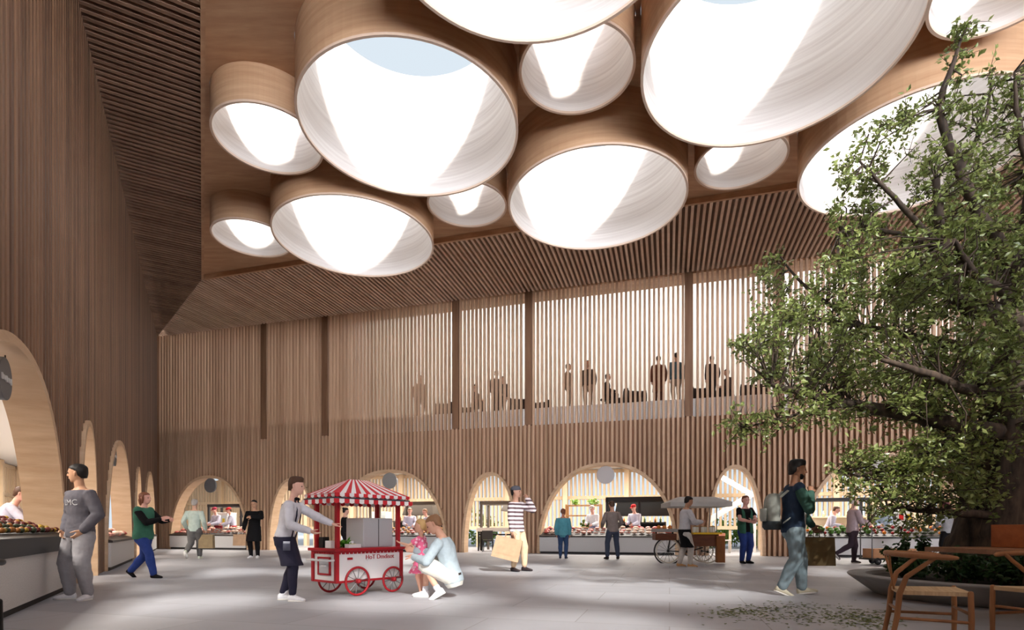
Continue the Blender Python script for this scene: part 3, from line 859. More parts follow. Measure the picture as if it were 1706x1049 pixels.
# woman in green vest walking at left
p = Person('woman in green vest, black sleeves and jeans striding near the left wall', ground(240, 962), 92, 1.63, near=1, lean=2, bulk=1.16, head=(0, -2), rf=(.05, .15, .042, -4, 0), lf=(-.05, -.2, .075, 4, 38), pel=(0, -.01, .495),
           rh=(.06, .24, .68), lh=(-.05, .27, .67), rpole=(.4, -1, -.8), skin_=(222, 168, 150), curl=.3)
p.top('jumper', BLK, loose=.007); p.top('vest', GREEN, sleeve=0, length=.075, loose=.02, neck=.32); p.trousers('jeans', JEAN, .98, loose=.004, flare=.008); p.shoes(BLK); p.hair(HRED, 'bob')
# man in pale green sweater
p = Person('man in pale green sweater walking away towards the far left stall', ground(324, 931), 352, 1.82, near=1, rf=(.05, .08, .042, 0, 0), lf=(-.05, -.2, .13, 0, 58), rh=(.16, .03, .50), lh=(-.15, .06, .52), skin_=(208, 164, 140))
p.top('sweater', cloth((186, 200, 190)), length=.06, loose=.012); p.trousers('trousers', cloth((104, 102, 100)), .95, loose=.014); p.shoes(cloth((205, 214, 196)), SOLE, name='sneaker'); p.hair(HGRY, 'short')
h_ = p.world(p.hand[1]); bag('paper_bag', h_ + V((.02, .04, -.03)), R(8), .40, .42, .16, KRAFTM, 'greyish brown paper bag carried by the man in pale green sweater')
# person in black coat
p = Person('person in long black coat looking at their hand beside the far left stall', ground(424, 929), 172, 1.83, near=1, lh=(-.01, .17, .71), lpole=(-1, -.1, -.1), rh=(.17, .02, .5), head=(0, 8), skin_=(196, 150, 120))
p.top('coat', BLK, length=.23, hem=.13, loose=.014); p.trousers('trousers', BLK); p.shoes(WHT, SOLE, name='sneaker'); p.hair(HBLK)
h_ = p.world(p.hand[1]); bag('paper_bag', h_ + V((-.08, -.02, -.03)), R(-6), .42, .36, .16, KRAFT, 'light kraft paper bag held by the person in black coat')
# striped man on the phone
p = Person('man in striped sweater and cap talking on a phone', ground(861, 951), 118, 1.84, near=1, lean=-3, lh=(-.085, .10, .86), lpole=(-.5, .7, -.9), rh=(.17, .03, .48), rpole=(1, -.5, 0), head=(-8, -2), rf=(.075, -.01, .042, -20, 0), lf=(-.06, .07, .042, 5, 0), skin_=(206, 158, 132), lcurl=.9, lnorm=(1, -.2, 0))
p.top('sweater', stripes('striped_knit', (222, 212, 214), (92, 70, 74), 11.5, .52), length=.06, loose=.018, disp=.02); p.trousers('trousers', cloth((212, 186, 154)), .93, loose=.008); p.shoes(mat('dark_leather', (44, 36, 38), .4)); p.hair(HBLK); p.cap(cloth((96, 96, 104)), brim=False)
ph = MB().cbox((0, 0, 0), (.008, .036, .08), Matrix.Translation(p.hd(-.42, .12, -.1)) @ Matrix.Rotation(R(-20), 4, 'X')); p.item(ph, 'phone', mat('phone_black', (20, 20, 22), .2))
h_ = p.world(p.hand[1]); bag('paper_bag', h_ + V((-.02, -.03, -.03)), R(-4), .56, .46, .2, KRAFT, 'big kraft paper bag hanging from the hand of the striped man', tilt=R(14))
# at the widest stall
p = Person('person in teal jacket and jeans standing at the meat counter, seen from behind', ground(938, 930), 12, 1.55, near=1, bulk=1.05, skin_=(170, 110, 86), head=(10, 10))
p.top('jacket', cloth((84, 146, 158)), length=.09, loose=.014); p.trousers('jeans', cloth((54, 74, 108)), .97); p.shoes(cloth((50, 60, 80))); p.hair(HRED)
p = Person('man in taupe shirt with legs apart at the meat counter, seen from behind', ground(1021, 931), 352, 1.77, near=1, lean=5, lh=(-.15, .14, .56), rh=(.14, .14, .56), lf=(-.1, 0, .042, 12, 0), rf=(.1, .02, .042, -12, 0), skin_=(200, 152, 128), head=(0, 10))
p.top('shirt', cloth((132, 120, 114)), length=.05, loose=.012); p.trousers('jeans', cloth((66, 74, 92)), .97, loose=.008); p.shoes(cloth((40, 34, 34))); p.hair(HBRN)
# vendor at the cargo bike
p = Person('man in white shirt and black apron serving at the cargo bike', ground(1140, 944), 82, 1.71, near=1, lean=5, rh=(.09, .22, .64), lh=(-.08, .25, .62), rf=(.06, .06, .042, -8, 0), lf=(-.06, -.05, .042, 5, 0), head=(0, 14), skin_=(186, 140, 112), curl=.35)
p.top('shirt', cloth((208, 207, 212)), length=.04, loose=.012); p.trousers('trousers', cloth((206, 202, 196)), .97, loose=.008); p.apron(BLK, .02, -.27, .108); p.shoes(mat('tan_shoe', (206, 158, 106), .6), SOLE); p.hair(HBLK)
# woman in green vest 2
p = Person('woman in green vest and bright blue jeans standing before the stairs', ground(1241, 938), 166, 1.80, near=1, bulk=1.08, lh=(.01, .16, .63), rh=(.04, .18, .62), lpole=(-1, -.2, -.4), rpole=(1, -.2, -.4), head=(0, 4), skin_=(224, 170, 156), curl=.6)
p.top('tee', BLK, sleeve=.4, loose=.008, length=.06)
v = MB()
for k in (-1, 1):
    stn = []
    for z, x, y, w, dp in ((-.07, .066, .012, .05, .08), (.05, .06, .01, .048, .076), (.15, .06, .01, .046, .074), (.24, .066, .004, .044, .07), (.29, .06, -.004, .04, .052)):
        stn.append((p.P0 + V((k * x, y, z)), V((w, 0, 0)), V((0, dp, 0))))
    v.loft(stn, 16)
v.cbox((0, -.05, .1), (.14, .05, .34), Matrix.Translation(p.P0)); p.fin(v, 'vest', GREEN, .014, 3, .012)
p.trousers('jeans', JEAN, .98, loose=.008); p.shoes(BLK); p.hair(HRED, 'short')
ph = MB().cbox((0, 0, 0), (.04, .07, .008), Matrix.Translation(V((.02, .2, .645)))); p.item(ph, 'phone', mat('phone_black', (20, 20, 22), .2))
# backpack man
p = Person('bearded man in denim jacket with green sleeves walking with a backpack', ground(1321, 990), 98, 1.86, near=2, lean=2, head=(6, 4), rh=(.085, .095, .765), rpole=(.7, -1, -.7), lh=(-.12, .21, .475), lpole=(-.3, -1, -.2), lf=(-.05, .08, .042, 0, -8), rf=(.05, -.1, .055, -5, 22), skin_=(140, 98, 74), rcurl=1.0, lcurl=.9)
ja = p.top('jacket', cloth((44, 58, 78)), length=.07, loose=.014, disp=.016, sleeve=0)
sl = MB()
for k in (-1, 1):
    e, w_ = p.elb[k], p.hand[k]
    sl.limb([p.sh[k] - p.r * (k * .01), p.sh[k].lerp(e, .5), e], [.04, .042, .038], 12); sl.limb([e, e.lerp(w_, .5), e.lerp(w_, .96)], [.038, .034, .027], 12)
    p.fin(sl, 'sleeve', cloth((54, 84, 74)), .011, 3, .014, parent=ja); sl = MB()
te = MB(); te.loft([(p.P0 + p.d * z + p.f * y, p.r * w, p.f * dp) for z, w, dp, y in ((-.07, .03, .03, .062), (.05, .032, .03, .06), (.18, .035, .034, .064), (.27, .036, .03, .045), (.3, .03, .03, .02))], 14); p.fin(te, 'tee', cloth((218, 216, 210)), .011, 2)
p.trousers('jeans', LJEAN, .98, loose=.012, disp=.018); p.shoes(cloth((196, 190, 168)), SOLE, name='sneaker', size=1.05); p.hair(HBLK, 'quiff')
bd_ = MB(); bd_.loft([(p.hd(0, y, z), p.hr * (w * p.h), p.hf * (dp * p.h)) for z, w, dp, y in ((-.55, .12, .1, .2), (-.46, .22, .2, .16), (-.36, .27, .27, .13), (-.26, .3, .24, .13), (-.2, .28, .16, .1))], 14); p.item(bd_, 'beard', HBLK, None, .008, 1)
bp = empty('backpack', p.world((.0, -.12, .50)), p.root.rotation_euler[2], 'grey canvas backpack with dark base worn by the bearded man', 'backpack')
BPM = cloth((146, 148, 140))
def rbox(st): return MB().loft([(V(c), V((w, 0, 0)), V((0, d, 0))) for c, w, d in st], 16)
bo = rbox([((0, -.05, .02), .15, .09), ((0, -.06, .1), .165, .11), ((0, -.06, .3), .165, .11), ((0, -.05, .44), .14, .1), ((0, -.03, .5), .09, .06)]); o = bo.build('pack_body', BPM, bp, True); o.modifiers.new('s', 'SUBSURF').render_levels = 1
bo = rbox([((0, -.05, -.02), .15, .1), ((0, -.06, .02), .172, .118), ((0, -.06, .1), .17, .116)]); bo.build('pack_base', cloth((52, 58, 60)), bp, True)
bo = rbox([((0, -.17, .1), .11, .02), ((0, -.175, .15), .12, .035), ((0, -.17, .28), .11, .03)]); bo.build('front_pocket', BPM, bp, True)
for k in (-1, 1):
    MB().limb([(k * .1, .03, .44), (k * .1, .12, .52), (k * .11, .22, .5), (k * .115, .275, .38), (k * .12, .22, .2), (k * .13, .06, .08)], [.018] * 6, 8, flat=.5).build('strap', cloth((176, 178, 170)), bp, True)
h_ = p.world(p.hand[-1]); bag('paper_bag', h_ + V((.05, -.02, -.04)), R(-4), .42, .40, .18, KRAFTD, 'dark brown paper bag hanging from the hand of the backpack man')
# elderly man by the trolley
p = Person('white-haired man in pinkish shirt striding past the produce stall', ground(1420, 938), 92, 1.76, near=1, lean=3, lh=(-.06, .27, .63), rh=(.07, .2, .60), lf=(-.05, .05, .042, 0, 0), rf=(.05, -.26, .16, 0, 50), rknee=(0, 1, -.2), skin_=(226, 184, 168), curl=.3)
p.top('shirt', cloth((182, 164, 168)), length=.07, loose=.014); p.trousers('trousers', cloth((60, 48, 56)), .97, loose=.006); p.shoes(cloth((60, 50, 54)), SOLE); p.hair(mat('hair_white', (214, 204, 196), .6), 'rim')
p = Person('man in grey shirt and black trousers at the produce counter beside the tree trunk', ground(1579, 935), 350, 1.72, near=1, lean=4, rh=(.13, .15, .58), lh=(-.14, .12, .56), head=(30, 5), skin_=(140, 90, 76))
p.top('shirt', cloth((158, 158, 160)), length=.05, loose=.012); p.trousers('trousers', BLK, .97); p.shoes(BLK); p.hair(mat('hair_wine', (86, 36, 40), .6))
p = Person('person all in black with arms folded, framed between the posts of the hot dog cart', ground(574, 928), 62, 1.60, near=1, rh=(.0, .13, .66), lh=(-.02, .15, .63), rpole=(1, -.4, -.6), lpole=(-1, -.4, -.6), head=(0, 8), skin_=(216, 166, 144))
p.top('jacket', BLK, length=.09, loose=.01); p.trousers('trousers', BLK); p.shoes(BLK); p.hair(HBLK, 'bun')

# vendors behind the counters
def wallpt(px, M, depth):
    """where the line of sight through column px meets the plane parallel to a wall, depth behind it"""
    Mi = M.inverted(); a = Mi @ V((0, 0, 0)); b = Mi @ V(((px - CX) / F * 10, 10, 0))
    t = (depth - a.y) / (b.y - a.y); q = a + (b - a) * t
    return M @ V((q.x, depth, 0))
def vendor(px, depth, H, heading, label, shirt, capm=None, apr=None, hairm=HBRN, M=MBK, lean=12, hands=None, skin_=(218, 166, 148), near=1):
    q = wallpt(px, M, depth + (.2 if M is MBK else .12))
    rh, lh = hands or ((.09, .22, .60), (-.08, .25, .58))
    p = Person(label, q, heading, H, near=near, lean=lean, rh=rh, lh=lh, head=(0, 10), skin_=skin_, curl=.4)
    p.top('shirt', shirt, loose=.012, length=.05); p.trousers('trousers', INK)
    if apr: p.apron(apr, .04, -.2, .11, bib=False)
    p.shoes(BLK); p.hair(hairm)
    if capm: p.cap(capm)
    return p
vendor(364, 1.35, 1.98, 205, 'vendor in dark red cap and lilac shirt behind the far left meat counter', LILAC, cloth((140, 44, 62)), cloth((128, 36, 48)))
vendor(389, 1.3, 1.96, 240, 'vendor in bright red cap and red apron behind the far left meat counter', LILAC, RED, RED)
vendor(683, 1.35, 1.84, 170, 'bareheaded vendor in lilac shirt facing out behind the bread counter', LILAC, hairm=HSND)
vendor(716, 1.3, 1.8, 235, 'vendor in lilac shirt bending sideways behind the bread counter above the crouching man', LILAC, hairm=HSND, lean=16)
vendor(990, 1.35, 1.86, 215, 'vendor in beige cap and white shirt behind the widest meat counter', WHT, cloth((190, 176, 168)), cloth((120, 130, 170)))
vendor(1060, 1.4, 1.88, 225, 'vendor in red cap and red apron behind the widest meat counter', LILAC, RED, RED)
vendor(1378, 1.3, 1.76, 120, 'vendor in lilac shirt bending behind the left end of the produce counter', LILAC, lean=22)
vendor(1470, 1.4, 1.74, 200, 'vendor in blue-grey shirt behind the middle of the produce counter', cloth((150, 166, 178)), lean=14)
vendor(-8, 1.15, 1.72, 60, 'vendor in lilac shirt reaching over the nearest left produce counter', LILAC, M=MLF, hands=((.1, .38, .60), (-.05, .34, .60)), lean=28, near=2)
vendor(52, 2.4, 1.45, 250, 'person in grey cap and lilac top inside the nearest left arch', LILAC, cloth((120, 118, 120)), hairm=HSND, M=MLF, lean=6)

# guests on the gallery
GAL = [(700, 'st', (150, 118, 100), (120, 96, 84), 1.78, 'guest in faded brown standing at the far left end of the gallery crowd', 160),
       (790, 'si', (110, 90, 78), (70, 58, 52), 1.7, 'guest in brown sitting beside the gallery column above the crouching man', 120),
       (827, 'st', (96, 78, 68), (60, 52, 50), 1.72, 'guest in brown jacket standing close to a dark companion on the gallery', 150),
       (838, 'st', (34, 32, 36), (34, 32, 36), 1.68, 'guest in black standing close to a brown companion on the gallery', 210),
       (946, 'st', (158, 138, 118), (150, 134, 116), 1.76, 'guest in pale beige standing alone on the gallery right of the tall column', 100),
       (980, 'st', (92, 76, 68), (164, 140, 120), 1.82, 'guest in brown top and pale trousers standing mid gallery', 200),
       (1009, 'si', (58, 48, 46), (50, 44, 44), 1.72, 'guest in dark clothes sitting at the sofa on the gallery', 100),
       (1097, 'co', (118, 74, 58), (100, 62, 50), 1.78, 'guest in long russet coat standing at the gallery rail', 10),
       (1127, 'st', (98, 124, 134), (176, 160, 146), 1.84, 'guest in blue-grey jacket and beige trousers at the gallery rail, seen from behind', 355),
       (1186, 'st', (62, 52, 50), (48, 42, 42), 1.62, 'bulky guest in dark brown jacket on the gallery beside the right column', 350),
       (1214, 'si', (80, 62, 58), (52, 46, 46), 1.7, 'guest with reddish face sitting near the tree on the gallery', 260)]
for px, kd, c1, c2, H, lb, hd_ in GAL:
    q = wallpt(px, MBK, 1.5 if px in (838, 1214) else .75 if kd != 'si' else .9); q.z = ZS1
    if kd == 'si':
        p = Person(lb, q, hd_, H, near=0, pel=(0, 0, .27), lean=6, lf=(-.06, .24, .042, 0, 0), rf=(.06, .24, .042, 0, 0), lh=(-.06, .2, .36), rh=(.06, .2, .36))
        s_ = MB().cbox((0, -.02, .12), (.24, .24, .24)); s_.v = [tuple(V(v_) * H) for v_ in s_.v]
        st_ = empty('stool', q, -R(hd_), 'dark stool under the ' + lb.split(' sitting')[0], 'stool')
        s_ = MB(); s_.lathe([(.0, .35), (.2, .35), (.21, .33), (.2, .3), (.0, .3)], 16); s_.build('seat', mat('stool_dark', (54, 42, 36), .6), st_, True)
        for a in range(4):
            MB().bar((.13 * math.cos(a * 1.571 + .78), .13 * math.sin(a * 1.571 + .78), .31), (.18 * math.cos(a * 1.571 + .78), .18 * math.sin(a * 1.571 + .78), 0), .03).build('leg', mat('stool_dark', (54, 42, 36), .6), st_)
    else:
        p = Person(lb, q, hd_, H, near=0, bulk=1.25 if 'bulky' in lb else 1.05)
    p.top('coat' if kd == 'co' else 'jacket', cloth(c1), length=.26 if kd == 'co' else .06, hem=.12, loose=.014); p.trousers('trousers', cloth(c2)); p.shoes(BLK); p.hair(HBLK)
settle()
from mathutils.bvhtree import BVHTree
bv = BVHTree.FromPolygons([v.co.copy() for v in sw.data.vertices], [tuple(f.vertices) for f in sw.data.polygons])
for v in LETTERS.data.vertices:
    h = bv.ray_cast(v.co, V((0, -1, 0)))
    if h[0] is not None: v.co = h[0] + V((0, .007, 0))
# ------------------------------------------------------------------ stalls
TERR = mat('terrazzo', (206, 204, 202), 0.6, scale=(60, 60, 60), rgb2=(186, 184, 182))
DARK = mat('black_steel', (30, 28, 27), 0.5); PLIN = mat('plinth_dark', (46, 43, 42), 0.7); STEEL = mat('dull_steel', (120, 120, 120), 0.4, 0.6)
GREYB = mat('grey_bronze', (96, 88, 80), 0.5)
def fr(M, x, y, z=0.0): return M @ V((x * 1.021 if M is MBK else x, y, z))
def fa(M, x, y, z=0.0): return M @ V((x, y, z))
def counter(M, A, x0, x1, label, h=.62, tray=(54, 46, 42), lip=.05):
    rz = AB if M is MBK else AL
    e = empty('market_counter', fa(M, (x0 + x1) / 2, 0), rz, label, 'counter', 'market counters filling the wide arches')
    w = (x1 - x0) / 2
    MB().box((-w, -.1, .08), (w, .85, h)).build('counter_base', TERR, e)
    MB().box((-w + .02, -.06, 0), (w - .02, .8, .08)).build('plinth', PLIN, e)
    t = MB(); z0, z1 = h, h + .29 + lip
    t.add([(-w - .01, -.13, z0), (w + .01, -.13, z0), (w + .01, .87, z0), (-w - .01, .87, z0), (-w - .01, -.13, z0 + lip), (w + .01, -.13, z0 + lip), (w + .01, .87, z1), (-w - .01, .87, z1)],
          [(0, 3, 2, 1), (4, 5, 6, 7), (0, 1, 5, 4), (1, 2, 6, 5), (2, 3, 7, 6), (3, 0, 4, 7)])
    t.build('display_tray', mat('tray_%d' % tray[0], tray, .5), e)
    return e
GOODS = {}
def blob(kind, m, seed, sx, sy, sz, wob=.18):
    r = random.Random(seed); mb = MB(); st = []
    ph = [r.uniform(0, 6.28) for _ in range(4)]
    for k in range(9):
        a = -1.45 + 2.9 * k / 8
        q = math.cos(a)
        st.append((V((math.sin(ph[0] + k) * wob * .15 * sx, math.cos(ph[1] + k) * wob * .15 * sy, sz * math.sin(a))), V((sx * q * (1 + wob * math.sin(ph[2] + k * 1.1)), 0, 0)), V((0, sy * q * (1 + wob * math.cos(ph[3] + k * .9)), 0))))
    mb.loft(st, 10)
    o = mb.build(kind, m, smooth=True); return o
def loaf(kind, m, seed, L_, r_):
    mb = MB(); mb.limb([(-L_ / 2, 0, 0), (-L_ / 4, r_ * .1, r_ * .15), (L_ / 4, -r_ * .05, r_ * .15), (L_ / 2, 0, 0)], [r_ * .75, r_, r_, r_ * .75], 10, flat=.8, ref=(0, 1, 0))
    return mb.build(kind, m, smooth=True)
def goods(M, x0, x1, kinds, nx, ny, group, h=.62):
    """kinds: list of (proto, label, category, height); a heap laid on the sloping tray"""
    rz = AB if M is MBK else AL
    first = set()
    for j in range(ny):
        for i in range(nx):
            k = kinds[int((i * len(kinds) / nx) + rnd.random() * 1.2) % len(kinds)] if rnd.random() < .8 else rnd.choice(kinds)
            pr, lb, ct, hz = k
            if pr.name in first:
                o = pr.copy(); COL.objects.link(o)
            else:
                o = pr; first.add(pr.name)
            x = x0 + (i + .5 + rnd.uniform(-.1, .1)) * (x1 - x0) / nx
            y = -.04 + (j + .5 + rnd.uniform(-.15, .15)) * .86 / ny
            s_ = rnd.uniform(.78, .95)
            z = h + .05 + .29 * (y + .13) + hz * 1.1 * s_ + .006
            o.scale = (s_, s_, s_)
            o.location = fa(M, x, y, z); o.rotation_euler = (R(16) * math.cos(0), 0, rz + rnd.uniform(-.25, .25))
            o['label'] = lb; o['category'] = ct; o['group'] = group
    for pr, *_ in kinds:
        if pr.name not in first: bpy.data.objects.remove(pr)
MEAT1 = mat('meat_red', (150, 52, 46), .35, scale=(14, 14, 14), rgb2=(196, 112, 100)); MEAT2 = mat('meat_pink', (206, 132, 118), .4, scale=(14, 14, 14), rgb2=(226, 180, 164)); MEAT3 = mat('sausage_brown', (122, 62, 44), .4, scale=(10, 10, 10), rgb2=(150, 84, 60))
BREAD = mat('bread_crust', (176, 112, 62), .7, scale=(12, 12, 12), rgb2=(206, 156, 104)); CREAMY = mat('fat_cream', (222, 200, 178), .5, scale=(10, 10, 10), rgb2=(206, 160, 140))
ORNG = mat('orange_peel', (214, 120, 30), .5); YELL = mat('yellow_peel', (206, 168, 44), .5); GRNV = mat('green_leafy', (84, 124, 44), .6, scale=(20, 20, 20), rgb2=(50, 86, 30)); REDV = mat('red_skin', (150, 34, 36), .4); DKV = mat('dark_green_skin', (44, 52, 30), .5)
def meat_kinds(w, tag_):
    return [(blob('meat_cut', MEAT1, 1, .12, .1, .06), 'dark red cut of meat laid on the ' + tag_, 'meat', .06), (blob('meat_cut', MEAT2, 2, .11, .09, .055), 'pale pink cut of meat laid on the ' + tag_, 'meat', .055),
            (loaf('sausage', MEAT3, 3, .17, .036), 'brown sausage laid on the ' + tag_, 'sausage', .035), (blob('poultry', CREAMY, 4, .12, .09, .07), 'cream coloured poultry laid on the ' + tag_, 'poultry', .07)]
a = ARCH_B[0]; counter(MBK, a, a[0] + .1, a[1] - .1, 'pale stone meat counter in the far left arch of the back wall')
goods(MBK, a[0] + .2, a[1] - .2, meat_kinds(0, 'far left meat counter'), 18, 3, 'meats on the far left counter')
a = ARCH_B[2]; counter(MBK, a, a[0] + .8, a[1] - .1, 'pale stone bread counter in the arch behind the hot dog cart')
goods(MBK, a[0] + .9, a[1] - .2, [(loaf('bread_loaf', BREAD, 5, .17, .062), 'crusty bread loaf on the counter behind the hot dog cart', 'bread', .06), (blob('bread_roll', BREAD, 6, .09, .085, .06, .06), 'round bread roll on the counter behind the hot dog cart', 'bread', .06), (blob('meat_cut', MEAT1, 7, .11, .09, .05), 'red cut of meat on the counter behind the hot dog cart', 'meat', .05)], 17, 3, 'breads on the counter behind the cart')
a = ARCH_B[4]; counter(MBK, a, a[0] + .1, a[1] - .1, 'pale stone meat counter in the widest looking arch behind the teal jacket')
goods(MBK, a[0] + .2, a[1] - .2, meat_kinds(0, 'meat counter behind the teal jacket'), 20, 3, 'meats on the central counter')
a = ARCH_B[6]; counter(MBK, a, a[0] + .1, a[1] - .1, 'pale stone produce counter in the arch behind the tree', tray=(34, 30, 28))
prod = lambda t_: [(blob('orange', ORNG, 8, .065, .065, .062, .03), 'orange heaped on the ' + t_, 'orange', .062), (blob('lettuce', GRNV, 9, .1, .1, .085, .2), 'green lettuce heaped on the ' + t_, 'lettuce', .085), (blob('red_pepper', REDV, 10, .06, .06, .065, .15), 'red pepper heaped on the ' + t_, 'pepper', .065), (blob('aubergine', DKV, 11, .1, .06, .055, .1), 'dark green marrow heaped on the ' + t_, 'marrow', .055)]
goods(MBK, a[0] + .2, a[1] - .2, prod('produce counter behind the tree'), 20, 3, 'produce on the counter behind the tree')
a = ARCH_L[4]; counter(MLF, a, a[0] + .14, a[1] - .14, 'stone produce counter in the nearest left arch', tray=(30, 29, 30), lip=.2)
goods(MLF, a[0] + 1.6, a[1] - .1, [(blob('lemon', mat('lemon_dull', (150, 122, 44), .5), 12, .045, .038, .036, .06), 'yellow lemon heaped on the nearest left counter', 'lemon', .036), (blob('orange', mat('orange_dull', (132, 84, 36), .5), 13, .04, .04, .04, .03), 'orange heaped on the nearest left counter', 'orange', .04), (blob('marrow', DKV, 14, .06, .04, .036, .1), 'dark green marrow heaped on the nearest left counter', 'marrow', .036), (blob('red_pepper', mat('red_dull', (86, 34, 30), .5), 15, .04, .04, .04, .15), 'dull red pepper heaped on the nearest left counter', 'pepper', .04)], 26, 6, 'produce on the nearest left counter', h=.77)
a = ARCH_L[2]; counter(MLF, a, a[0] + .1, a[1] - .1, 'stone counter in the second wide arch of the left wall')
goods(MLF, a[0] + .2, a[1] - .2, meat_kinds(0, 'counter in the second wide left arch'), 14, 3, 'meats on the second left counter')
a = ARCH_L[0]; counter(MLF, a, a[0] + .1, a[1] - .1, 'stone counter in the last wide arch of the left wall, next to the corner')

# hanging round signs
SIGN = mat('sign_grey', (104, 104, 106), .5); SIGNL = mat('sign_letter', (205, 205, 205), .6)
def sign(M, A, label, col=SIGN, z=2.92, r=.33, letters=True, y=.12):
    rz = AB if M is MBK else AL
    a = A; e = empty('hanging_sign', fa(M, (a[0] + a[1]) / 2, y, z), rz, label, 'sign', 'round signs hanging in the arches')
    mb = MB(); st = []
    for yy, rr in ((-.035, r * .985), (-.03, r), (.03, r), (.035, r * .985)):
        st.append((V((0, yy, 0)), V((rr, 0, 0)), V((0, 0, rr))))
    mb.loft(st, 40); mb.build('disc', col, e)
    for k in (-1, 1):
        zt = a[2] - .14 - z
        MB().limb([(k * r * .5, 0, r * .86), (k * r * .5, 0, zt)], [.008, .008], 6).build('cable', DARK, e)
    if letters:
        lb = MB()
        for i in range(7): lb.cbox((-.165 + i * .055, -.042, 0), (.036, .012, .05 if i % 3 else .07))
        lb.build('lettering', SIGNL, e)
SG2 = mat('sign_pale', (186, 180, 178), .5); SG3 = mat('sign_mid', (140, 138, 136), .5)
sign(MBK, ARCH_B[0], 'grey round sign hanging in the far left arch of the back wall', SIGN, letters=False)
sign(MBK, ARCH_B[2], 'mid grey round sign hanging in the arch behind the hot dog cart', SG3, letters=False)
sign(MBK, ARCH_B[4], 'pale round sign hanging in the central wide arch', SG2, letters=False)
sign(MBK, ARCH_B[6], 'pale round sign hanging in the arch behind the tree', SG2, letters=False)
sign(MLF, ARCH_L[4], 'dark round sign with a line of lettering hanging in the nearest left arch', SIGN, z=2.62, r=.24)
sign(MLF, ARCH_L[2], 'dark round sign hanging in the second wide left arch', SIGN, z=2.78, r=.25)
sign(MLF, ARCH_L[0], 'small looking round sign hanging in the left arch nearest the corner', SIGN, z=2.78, r=.25)

def canopy(x0, x1, z, label, m=DARK, hood=None, y0=1.95, y1=2.9, M=MBK, th=.14, posts=3):
    rz = AB if M is MBK else AL
    e = empty('stall_canopy', fr(M, (x0 + x1) / 2, 0), rz, label, 'canopy', 'dark canopies over the stall kitchens'); w = (x1 - x0) / 2
    b = MB(); b.box((-w, y0, z), (w, y0 + .12, z + th)); b.box((-w, y1 - .1, z), (w, y1, z + th)); b.box((-w, y0, z), (-w + .1, y1, z + th)); b.box((w - .1, y0, z), (w, y1, z + th)); b.build('top_frame', m, e)
    for i in range(posts):
        x = -w + .05 + (2 * w - .1) * i / (posts - 1)
        for y in (y0 + .06, y1 - .06): MB().box((x - .045, y - .045, 0), (x + .045, y + .045, z)).build('post', m, e)
    if hood:
        hx0, hx1, hz0 = hood
        h = MB(); h.add([(hx0, y0 + .15, hz0), (hx1, y0 + .15, hz0), (hx1, y1, hz0), (hx0, y1, hz0), (hx0 + .1, y0 + .3, z - .02), (hx1 - .1, y0 + .3, z - .02), (hx1 - .1, y1, z - .02), (hx0 + .1, y1, z - .02)], [(0, 3, 2, 1), (4, 5, 6, 7), (0, 1, 5, 4), (1, 2, 6, 5), (2, 3, 7, 6), (3, 0, 4, 7)])
        h.build('hood', m, e)
    return e
canopy(.9, 4.9, 2.02, 'charcoal canopy frame over the far left meat stall', mat('charcoal', (62, 60, 60), .5), hood=(-.2, 1.3, 1.5))
canopy(9.8, 13.6, 2.0, 'grey bronze canopy frame over the bread stall behind the hot dog cart', GREYB, hood=(-.3, 1.2, 1.55), posts=3)
canopy(15.0, 17.2, 1.98, 'grey bronze canopy seen through the narrow arch left of the striped man', GREYB, hood=(-.2, .7, 1.7), y0=2.1, y1=3.2, posts=2)
canopy(20.3, 22.95, 2.0, 'black canopy with a deep hood over the right half of the central meat stall', DARK, hood=(-1.0, 1.3, 1.45), posts=3, th=.2)
canopy(27.2, 31.7, 1.95, 'thin black canopy frame over the produce stall behind the tree', DARK, posts=3, th=.1)
canopy(-24.6, -20.4, 1.75, 'dark canopy inside the nearest left arch', DARK, M=MLF, y0=2.9, y1=4.2, posts=3)

# back-of-stall furniture
SHELF_N = [0]
def shelf(M, x0, x1, y, zs, m, label, hgt=None, back=None, name='shelf_rack'):
    rz = AB if M is MBK else AL; w = (x1 - x0) / 2; hgt = hgt or zs[-1] + .02
    e = empty(name, fr(M, (x0 + x1) / 2, y), rz, label, 'shelf')
    for sx in (-1, 1):
        for sy in (0, .4): MB().box((sx * w - .04, sy - .03, 0), (sx * w + .04, sy + .03, hgt)).build('upright', m, e)
    for z in zs: MB().box((-w + .04, -.03, z - .05), (w - .04, .43, z)).build('shelf_board', m, e)
    if back: MB().box((-w + .04, .435, .1), (w - .04, .455, hgt)).build('back_panel', back, e)
    return e
def bottles(M, x0, x1, y, z, n, label, group, cols, hgt=.22):
    rz = AB if M is MBK else AL; protos = []
    for c in cols:
        h = hgt; protos.append(MB().lathe([(.0, 0), (.04, 0), (.042, h * .6), (.016, h * .8), (.016, h), (0, h)], 10).build('bottle', mat('jar_%d_%d_%d' % c, c, .3), smooth=True))
    used = set()
    for i in range(n):
        pr = protos[i % len(protos)]; o = pr
        if i >= len(protos): o = pr.copy(); COL.objects.link(o)
        o.location = fr(M, x0 + (i + .5) * (x1 - x0) / n, y + .2, z); o['label'] = label; o['category'] = 'bottle'; o['group'] = group
shelf(MBK, 18.7, 20.1, 2.2, (.5, 1.0, 1.5, 1.92), TAN, 'tan timber shelf rack behind the teal jacketed customer')
shelf(MBK, 20.5, 22.6, 3.4, (.4, .9, 1.2), DARK, 'black work bench under the deep black hood', back=DARK)
bottles(MBK, 20.6, 22.5, 3.4, 1.2, 9, 'small bottle lined up under the deep black hood', 'bottles under the black hood', [(230, 226, 214), (150, 90, 40), (60, 80, 40)])
shelf(MBK, 10.2, 13.4, 3.2, (.4, .9, 1.3), GREYB, 'bronze grey kitchen shelf inside the bread stall', back=mat('kitchen_dark', (60, 54, 50), .6))
